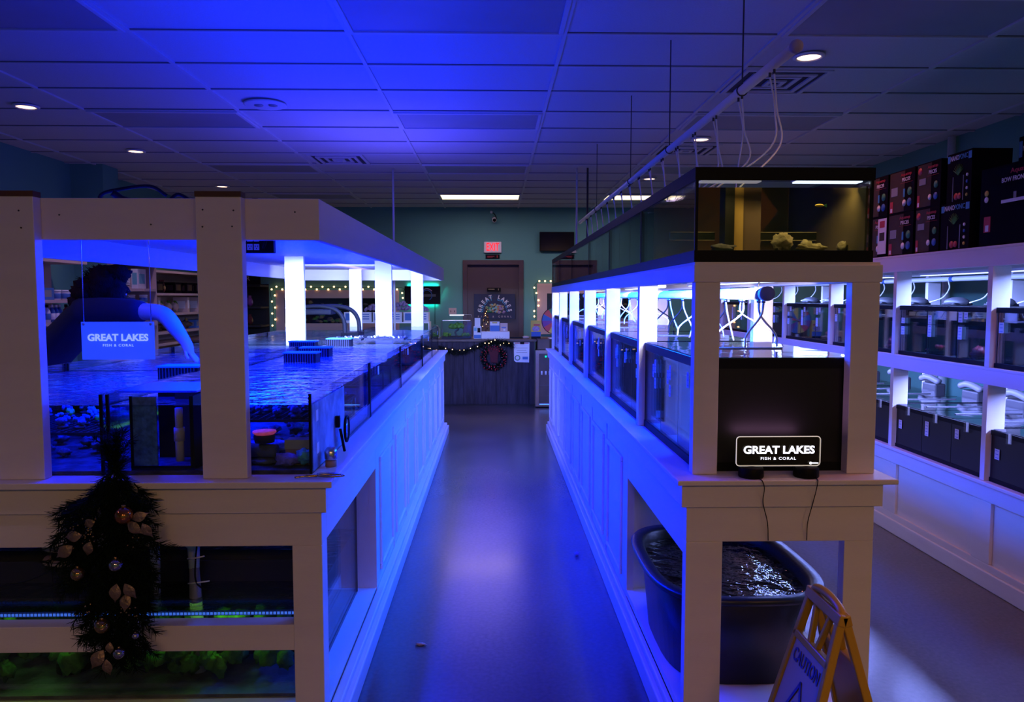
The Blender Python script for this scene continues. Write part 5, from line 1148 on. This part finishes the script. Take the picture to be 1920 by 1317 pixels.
# prototypes of goods
def mk_bottle(cap, body, lab):
    b = MB(); b.lathe([(.0, 0), (.030, .0), (.031, .10), (.026, .125), (.013, .14), (.013, .15)], (0, 0, 0), 12, body); b.lathe([(.0315, .03), (.0322, .031), (.0322, .09), (.0315, .091)], (0, 0, 0), 12, lab); b.lathe([(.016, .15), (.016, .178), (0, .18)], (0, 0, 0), 12, cap); return b
def mk_jar(body, lab):
    b = MB(); b.lathe([(0, 0), (.042, 0), (.042, .075), (.038, .08)], (0, 0, 0), 14, body); b.lathe([(.0425, .012), (.0432, .013), (.0432, .065), (.0425, .066)], (0, 0, 0), 14, lab); b.lathe([(.044, .08), (.044, .10), (0, .101)], (0, 0, 0), 14, 'white_plastic'); return b
def mk_box(w_, d, h, m, m2):
    b = MB(); b.box(-w_/2, w_/2, -d/2, d/2, 0, h, m); b.box(-w_/2-.001, -w_/2, -d*.35, d*.35, h*.2, h*.8, m2); b.box(w_/2, w_/2+.001, -d*.35, d*.35, h*.25, h*.8, m2); b.box(-w_*.35, w_*.35, -d/2-.001, -d/2, h*.25, h*.75, m2); return b
def mk_bag(m, m2):
    b = MB(); b.ball((0, 0, .07), (.045, .07, .075), m, 12, 8, .12, 2, 1); b.box(-.004, .004, -.06, .06, .13, .17, m); b.ball((.02, 0, .07), (.03, .045, .04), m2, 8, 6, .1); return b
GP = {}
def good(kind, loc, label, cat, grp, rz=0):
    key = kind
    if key not in GP:
        b = {'bottle_white': lambda: mk_bottle('black', 'paper', 'blue_paper'), 'bottle_blue': lambda: mk_bottle('white_plastic', 'blue', 'paper'), 'bottle_dark': lambda: mk_bottle('black', 'dark_grey', 'red'), 'bottle_red': lambda: mk_bottle('black', 'red', 'paper'),
             'jar_white': lambda: mk_jar('white_plastic', 'blue_paper'), 'jar_dark': lambda: mk_jar('dark_grey', 'yellow_panel'), 'carton_white': lambda: mk_box(.2, .075, .21, 'cream_wood', 'paper'), 'carton_teal': lambda: mk_box(.2, .075, .225, 'paper', 'pale_cyan'),
             'carton_blue': lambda: mk_box(.18, .30, .12, 'blue_paper', 'grey_plastic'), 'carton_black': lambda: mk_box(.2, .22, .15, 'box_black', 'box_photo'), 'carton_dark': lambda: mk_box(.2, .30, .11, 'dark_grey', 'counter_top'), 'bag': lambda: mk_bag('wine_cloth', 'amber_panel'), 'bag_violet': lambda: mk_bag('purple', 'lilac'), 'driftwood': lambda: MB().ball((0, 0, .062), (.08, .10, .045), 'counter_top', 12, 8, .15, 2.5, 2).ball((.0, .05, .08), (.03, .05, .06), 'amber_panel', 9, 6, .4), 'ornament': lambda: MB().ball((0, 0, .05), (.05, .06, .06), 'cream_wood', 12, 8, .4, 3, 4).ball((0, .02, .10), (.03, .03, .03), 'plant_green', 8, 6, .3)}[kind]().sit(0)
        GP[key] = b.build(kind.split('_')[0], base=(0, 0, 0)); o = GP[key]
        nm = {'bottle': 'supplement_bottle', 'jar': 'food_jar', 'carton': 'product_carton', 'bag': 'gravel_bag', 'driftwood': 'driftwood_piece', 'ornament': 'tank_ornament'}[kind.split('_')[0]]; o.name = nm
    else:
        o = GP[key].copy(); col.objects.link(o)
    o.location = loc; o.rotation_euler = (0, 0, rz); tag(o, label, cat, grp); return o
def row(kinds, x, y0, y1, z, step, label, cat, grp, seed, axis='y'):
    rr = random.Random(seed); q = y0
    while q < y1:
        k = rr.choice(kinds); loc = (x+rr.uniform(-.02, .02), q, z) if axis == 'y' else (q, x, z); good(k, loc, label, cat, grp, 0); q += step*rr.uniform(.95, 1.15)
row(['bottle_white', 'bottle_blue', 'bottle_dark', 'bottle_red'], -4.43, 7.0, 8.25, 1.151, .078, 'supplement bottle in the tight row on the third shelf before the pillar', 'bottle', 'supplement bottles before the pillar', 1)
row(['jar_white', 'jar_white', 'jar_dark'], -4.42, 7.85, 8.25, 1.376, .10, 'white lidded jar at the far end of the shelf before the pillar', 'jar', 'white jars before the pillar', 2)
good('carton_blue', (-4.50, 7.62, 1.376), 'grey-blue carton beside the white jars on the shelf before the pillar', 'box', None)
row(['carton_dark', 'carton_white'], -4.6, 7.1, 8.2, 1.50 if False else 1.376+.0, .31, 'tall pale carton at the back of the shelf before the pillar', 'box', 'back row cartons before the pillar', 3) if False else None
row(['carton_black', 'carton_dark'], -4.48, 6.9, 8.2, .881, .33, 'dark carton on the second shelf before the pillar', 'box', 'dark cartons before the pillar', 4)
row(['carton_white', 'carton_teal', 'carton_white'], 8.96, -4.34, -4.0, 1.501, .078, 'tall white carton with teal print in the row beside the pillar', 'box', 'white cartons on the pillar shelf', 5, 'x') if False else None
for i, x in enumerate((-4.34, -4.26, -4.18, -4.10)): good('carton_teal' if i % 2 else 'carton_white', (x, 8.93, 1.501), 'upright white carton on the end shelf beside the pillar', 'box', 'upright cartons beside the pillar', pi/2)
for i, x in enumerate((-4.32, -4.18, -4.04)): good('jar_white', (x, 8.9, 1.331), 'white jar under the upright cartons beside the pillar', 'jar', 'white jars beside the pillar')
shel = ((1.456, ['carton_black', 'carton_dark', 'carton_black', 'bag'], .32, 'dark carton or bag on the eye-level shelf behind the pillar', 'box', 'dark goods on the eye-level shelf'), (1.191, ['ornament', 'carton_white', 'driftwood', 'ornament'], .21, 'tank ornament or pale carton on the shelf below eye level behind the pillar', 'ornament', 'ornaments on the lower shelf behind the pillar'), (.951, ['carton_blue', 'driftwood', 'carton_dark'], .33, 'dim carton or driftwood on the low shelf behind the pillar', 'box', 'dim goods on the low shelf'))
for i, (z, kk, st, lb_, ct, gr) in enumerate(shel): row(kk, -4.44, 9.35, 12.1, z, st, lb_, ct, gr, 10+i)
# decor rack in the far left corner
t = shelf_unit('decor_shelf', -4.72, -3.76, 12.38, 12.86, (.6, .95, 1.25, 1.60), 'dark decor shelf with bagged goods in the far left corner', back='n')
for c in kids(t): c.data = c.data.copy(); c.data.materials.clear(); c.data.materials.append(M['black_matte'])
t = thing('decor_sign', (-4.1, 12.4, 1.61), 'black header sign reading DECOR over the far corner shelf', 'sign')
MB().box(-4.6, -3.76, 12.40, 12.42, 1.61, 1.78, 'black').build('board', t); MB().text('DECOR', .10, (-4.10, 12.395, 1.70), m='cream_wood', bold=.01, depth=.02, wfit=.34).build('lettering', t)
for i, z in enumerate((.951, 1.251)):
    row(['bag', 'bag_violet', 'bag'], 12.5, -4.62, -3.82, z, .155, ['bagged wine and violet gravel on the lower decor shelf', 'bagged wine and violet gravel on the upper decor shelf'][i], 'bag', ['gravel bags, lower decor shelf', 'gravel bags, upper decor shelf'][i], 40+i, 'x')

# ================================================================== the person reaching into the tank
def skin_mesh(name, nodes, edges, m, sub=2, parent=None, root=0):
    me = bpy.data.meshes.new(name); o = bpy.data.objects.new(name, me); col.objects.link(o)
    org = Vector(parent['_o']) if parent is not None else Vector((0, 0, 0))
    me.from_pydata([Vector(n[0])-org for n in nodes], edges, [])
    if parent is not None: o.parent = parent
    o['_o'] = list(org)
    s = o.modifiers.new('skin', 'SKIN')
    me.skin_vertices.new() if not me.skin_vertices else None
    for i, n in enumerate(nodes):
        sv = me.skin_vertices[0].data[i]; r = n[1]; sv.radius = r if isinstance(r, tuple) else (r, r); sv.use_root = (i == root)
    s.use_smooth_shade = True
    b = o.modifiers.new('sub', 'SUBSURF'); b.levels = sub; b.render_levels = sub
    me.materials.append(M[m]); return o
PT = thing('person', (-2.55, 4.30, 0), 'person in a dark navy t-shirt, back turned, reaching one arm into a coral tank', 'person')
V = Vector
hip = V((-2.58, 4.30, .96)); neck = V((-2.12, 4.22, 1.385)); chest = V((-2.27, 4.24, 1.27)); waist = V((-2.45, 4.28, 1.10))
rs = V((-2.03, 4.08, 1.335)); el = V((-1.70, 3.97, 1.325)); wr = V((-1.575, 3.94, 1.165))
nd = [(hip, (.135, .11)), (waist, (.105, .09)), (chest, (.115, .095)), (neck, .050), (V((-2.09, 4.20, 1.46)), .055),
      (V((-2.17, 4.13, 1.33)), .068), (rs, .062), ((rs+el)/2, .048), (el, .046), ((el*.62+wr*.38), .045), (wr, .028), (V((-1.56, 3.935, 1.135)), (.042, .024)),
      (V((-2.22, 4.36, 1.32)), .068), (V((-2.16, 4.48, 1.28)), .055), (V((-2.08, 4.56, 1.10)), .042), (V((-2.04, 4.50, .95)), .030)]
ed = [(0, 1), (1, 2), (2, 3), (3, 4), (2, 5), (5, 6), (6, 7), (7, 8), (8, 9), (9, 10), (10, 11), (2, 12), (12, 13), (13, 14), (14, 15)]
# legs
base = len(nd)
for sy in (-.10, .10):
    i = len(nd); nd += [(hip+V((0, sy, -.08)), .095), (V((-2.58, 4.30+sy*1.3, .52)), .062), (V((-2.60, 4.30+sy*1.3, .10)), .042), (V((-2.48, 4.30+sy*1.4, .045)), .036)]
    ed += [(0, i), (i, i+1), (i+1, i+2), (i+2, i+3)]
# reaching hand: palm node 11, thumb and four fingers
pal = V((-1.56, 3.935, 1.135))
for k, (dx, dy, ln) in enumerate(((-.016, -.020, .030), (.018, -.016, .040), (.020, -.004, .044), (.018, .008, .040), (.012, .019, .032))):
    i = len(nd)
    if k == 0:
        nd += [(pal+V((-.012, -.022, -.005)), .0095), (pal+V((-.004, -.036, -.028)), .008), (pal+V((.008, -.036, -.048)), .007)]
    else:
        nd += [(pal+V((dx*.5, dy, -.022)), .0095), (pal+V((dx*.5+.016, dy*1.2, -.022-ln*.55)), .008), (pal+V((dx*.5+.030, dy*1.2, -.022-ln*1.1)), .007)]
    ed += [(11, i), (i, i+1), (i+1, i+2)]
skin_mesh('body', nd, ed, 'skin', 2, PT)
b = MB(); HC = V((-2.085, 4.21, 1.445)); b.ball(HC, (.076, .076, .104), 'skin', 20, 14); b.ball(HC+V((.030, .080, -.022)), (.014, .018, .018), 'skin', 10, 8); b.ball(HC+V((.070, .01, -.015)), (.009, .018, .026), 'skin', 10, 8)
for s_ in (-1, 1): b.ball(HC+V((.028+.028*s_, .068, .005)), .010, 'white_plastic', 8, 6)
b.box(HC.x+.008, HC.x+.048, HC.y+.066, HC.y+.074, HC.z-.062, HC.z-.056, 'wine_cloth'); b.build('head', PT)
b = MB(); b.ball(HC+V((-.012, -.022, .012)), (.108, .090, .112), 'hair', 26, 18, .17, 4.5, 3); b.ball(HC+V((.045, -.055, -.02)), (.06, .05, .085), 'hair', 18, 12, .2, 5, 9); b.ball(HC+V((-.10, -.02, -.03)), (.085, .09, .095), 'hair', 20, 14, .25, 5, 5); b.ball(HC+V((-.135, -.03, -.10)), (.06, .08, .08), 'hair', 18, 12, .3, 5, 6); b.ball(HC+V((.060, -.03, .088)), (.058, .05, .045), 'hair', 18, 12, .22, 5, 7)
rr = random.Random(5)
for i in range(420):
    a = rr.uniform(0, 6.28); e_ = rr.uniform(-.9, 1.4); d = V((cos(a)*cos(e_), sin(a)*cos(e_), sin(e_))); c = HC+V((-.05, 0, 0))+V((d.x*.10, d.y*.09, d.z*.10)); q = c+d*rr.uniform(.015, .04)+V((rr.uniform(-.02, .02), 0, rr.uniform(-.02, .01))); b.tube([c, (c+q)/2+V((0, 0, .006)), q], [.003, .002, .0008], 4, 'hair')
b.build('hair', PT)
sn = [(hip+V((.01, 0, .02)), (.155, .13)), (waist, (.125, .108)), (chest, (.132, .112)), (neck+V((-.03, 0, -.03)), (.068, .068)), (V((-2.17, 4.12, 1.325)), .085), (rs, .074), (rs+(el-rs)*.42, .068), (rs+(el-rs)*.72, .062), (V((-2.22, 4.37, 1.315)), .085), (V((-2.15, 4.49, 1.27)), .075), (V((-2.10, 4.54, 1.16)), .062)]
se = [(0, 1), (1, 2), (2, 3), (2, 4), (4, 5), (5, 6), (6, 7), (2, 8), (8, 9), (9, 10)]
skin_mesh('t_shirt', sn, se, 'navy_cloth', 2, PT)
tn = [(hip+V((0, 0, -.02)), (.165, .14))]; te = []
for sy in (-.10, .10):
    i = len(tn); tn += [(hip+V((0, sy, -.10)), .112), (V((-2.58, 4.30+sy*1.3, .52)), .080), (V((-2.60, 4.30+sy*1.3, .12)), .062)]; te += [(0, i), (i, i+1), (i+1, i+2)]
skin_mesh('trousers', tn, te, 'dark_cloth', 2, PT)
for sy in (-.10, .10): MB().ball((-2.54, 4.30+sy*1.35, .045), (.13, .05, .045), 'black_matte', 16, 10).build('shoe', PT)

# ================================================================== christmas swag on the island end
SWY = 2.245
def sx_(px): return (px-927)/1431*2.235
def sz_(py): return 1.405-(py-557)/1431*2.235*.965
t = thing('christmas_swag', (-1.14, SWY, .34), 'dark pine christmas swag with bronze leaves and baubles hanging from the island ledge', 'garland')
rr = random.Random(77); b = MB()
outline = [(218, 872, 6), (212, 905, 22), (205, 935, 52), (195, 965, 75), (190, 1000, 88), (200, 1040, 92), (205, 1080, 80), (205, 1120, 62), (208, 1160, 58), (215, 1200, 50), (220, 1235, 26)]
def spray(p, d, L, n=36, nl=.032):
    d = d.normalized(); q = p+d*L; b.tube([p, q], [.0022, .001], 4, 'needles')
    up = V((0, -1, 0)); s1 = d.cross(up).normalized(); s2 = d.cross(s1)
    for k in range(n):
        f = rr.uniform(.1, 1); c = p+d*L*f; a = rr.uniform(0, 6.28); e_ = (s1*cos(a)+s2*sin(a)+d*.9).normalized()*nl*rr.uniform(.7, 1.1)
        b.tube([c, c+e_], [.0014, .0005], 3, 'needles')
for (px, py, hw) in outline:
    n = 12+int(hw/2.6)
    for k in range(n):
        x = px+rr.uniform(-hw, hw)*.80; y = py+rr.uniform(-18, 18); p = V((sx_(x), SWY-rr.uniform(-.01, .035), sz_(y)))
        out = (x-px)/max(hw, 1); d = V((out*.9+rr.uniform(-.4, .4), rr.uniform(-.5, .05), -.7+rr.uniform(-.4, .3)+(1.6 if py < 900 else 0)))
        spray(p, d, rr.uniform(.05, .085))
for d in (V((-.1, -.1, 1)), V((-.45, -.1, .9)), V((.4, -.1, .9)), V((.1, -.2, 1))): spray(V((sx_(213), SWY, sz_(905))), d, .06, 60, .030)
b.build('pine_needles', t)
b = MB(); b.tube(smooth_path([(sx_(214), 2.29, .866), (sx_(214), SWY-.01, .868), (sx_(212), SWY-.005, .80), (sx_(205), SWY, .60), (sx_(215), SWY, .40)]), .004, 6, 'needles'); b.build('stem', t)
def leaf(px, py, L, ang, tilt, y=-.078):
    c = V((sx_(px), SWY+y, sz_(py))); u = V((cos(ang), tilt, sin(ang))).normalized(); v = V((-sin(ang), 0, cos(ang))); n_ = u.cross(v).normalized(); g = MB(); vs = []; W = [0, .16, .26, .30, .27, .18, .07, 0]; K = len(W)
    for i, w_ in enumerate(W):
        s_ = i/(K-1); mid = c+u*L*(s_-.5)+n_*.12*L*sin(pi*s_); vs += [mid-v*w_*L+n_*-.06*L, mid, mid+v*w_*L+n_*-.06*L]
    off = n_*.0008; m_ = len(vs); vs2 = [p+off for p in vs]; fs = []
    for i in range(K-1):
        for j in (0, 1): a = i*3+j; fs.append((a, a+1, a+4, a+3)); fs.append((m_+a+3, m_+a+4, m_+a+1, m_+a))
    g.add(vs+vs2, fs, 'bronze_leaf', True); g.build('leaf', t)
for (px, py, L, an, ti) in ((138, 1040, .060, R(215), .1), (182, 1035, .050, R(250), .3), (155, 1010, .055, R(190), .2), (268, 995, .055, R(320), .0), (290, 1000, .050, R(300), .2), (278, 972, .050, R(20), .1), (228, 1122, .058, R(262), .1), (246, 1140, .055, R(262), -.1), (255, 1118, .055, R(300), .2), (190, 1252, .065, R(238), .0), (209, 1268, .050, R(280), .1), (214, 1230, .040, R(265), .2), (185, 985, .045, R(200), .4)): leaf(px, py, L, an, ti)
for (px, py, r_, m_) in ((246, 972, .026, 'bauble_copper'), (228, 1068, .020, 'bauble_silver'), (199, 1188, .021, 'bauble_gold'), (228, 1242, .017, 'bauble_silver'), (158, 1085, .019, 'bauble_gold'), (259, 1208, .010, 'bauble_silver')):
    q = MB(); c = V((sx_(px), SWY-.070, sz_(py))); q.ball(c, r_, m_, 20, 14); q.cyl(c+V((0, 0, r_*.95)), c+V((0, 0, r_*1.2)), r_*.25, 10, 'gold'); q.build('bauble', t)
for i in range(46):
    px = rr.choice([180, 250, 170, 260, 165, 185])+rr.uniform(-14, 14); py = rr.choice([1005, 1020, 1150, 1160, 1008, 990])+rr.uniform(-14, 14); MB().ball((sx_(px), SWY-.078, sz_(py)), .0028, 'bauble_gold', 7, 5).build('gold_bead', t)
# floor bits
tag(MB().ball((.445, 4.05, .012), (.012, .012, .012), 'lilac', 10, 8).build('bead'), 'small pale bead on the floor beside the fish rack', 'bead')
tag(MB().ball((-.30, 3.0, .006), (.022, .010, .005), 'cream_wood', 10, 6, .5).build('dry_leaf'), 'tiny dry leaf on the floor near the island', 'leaf')
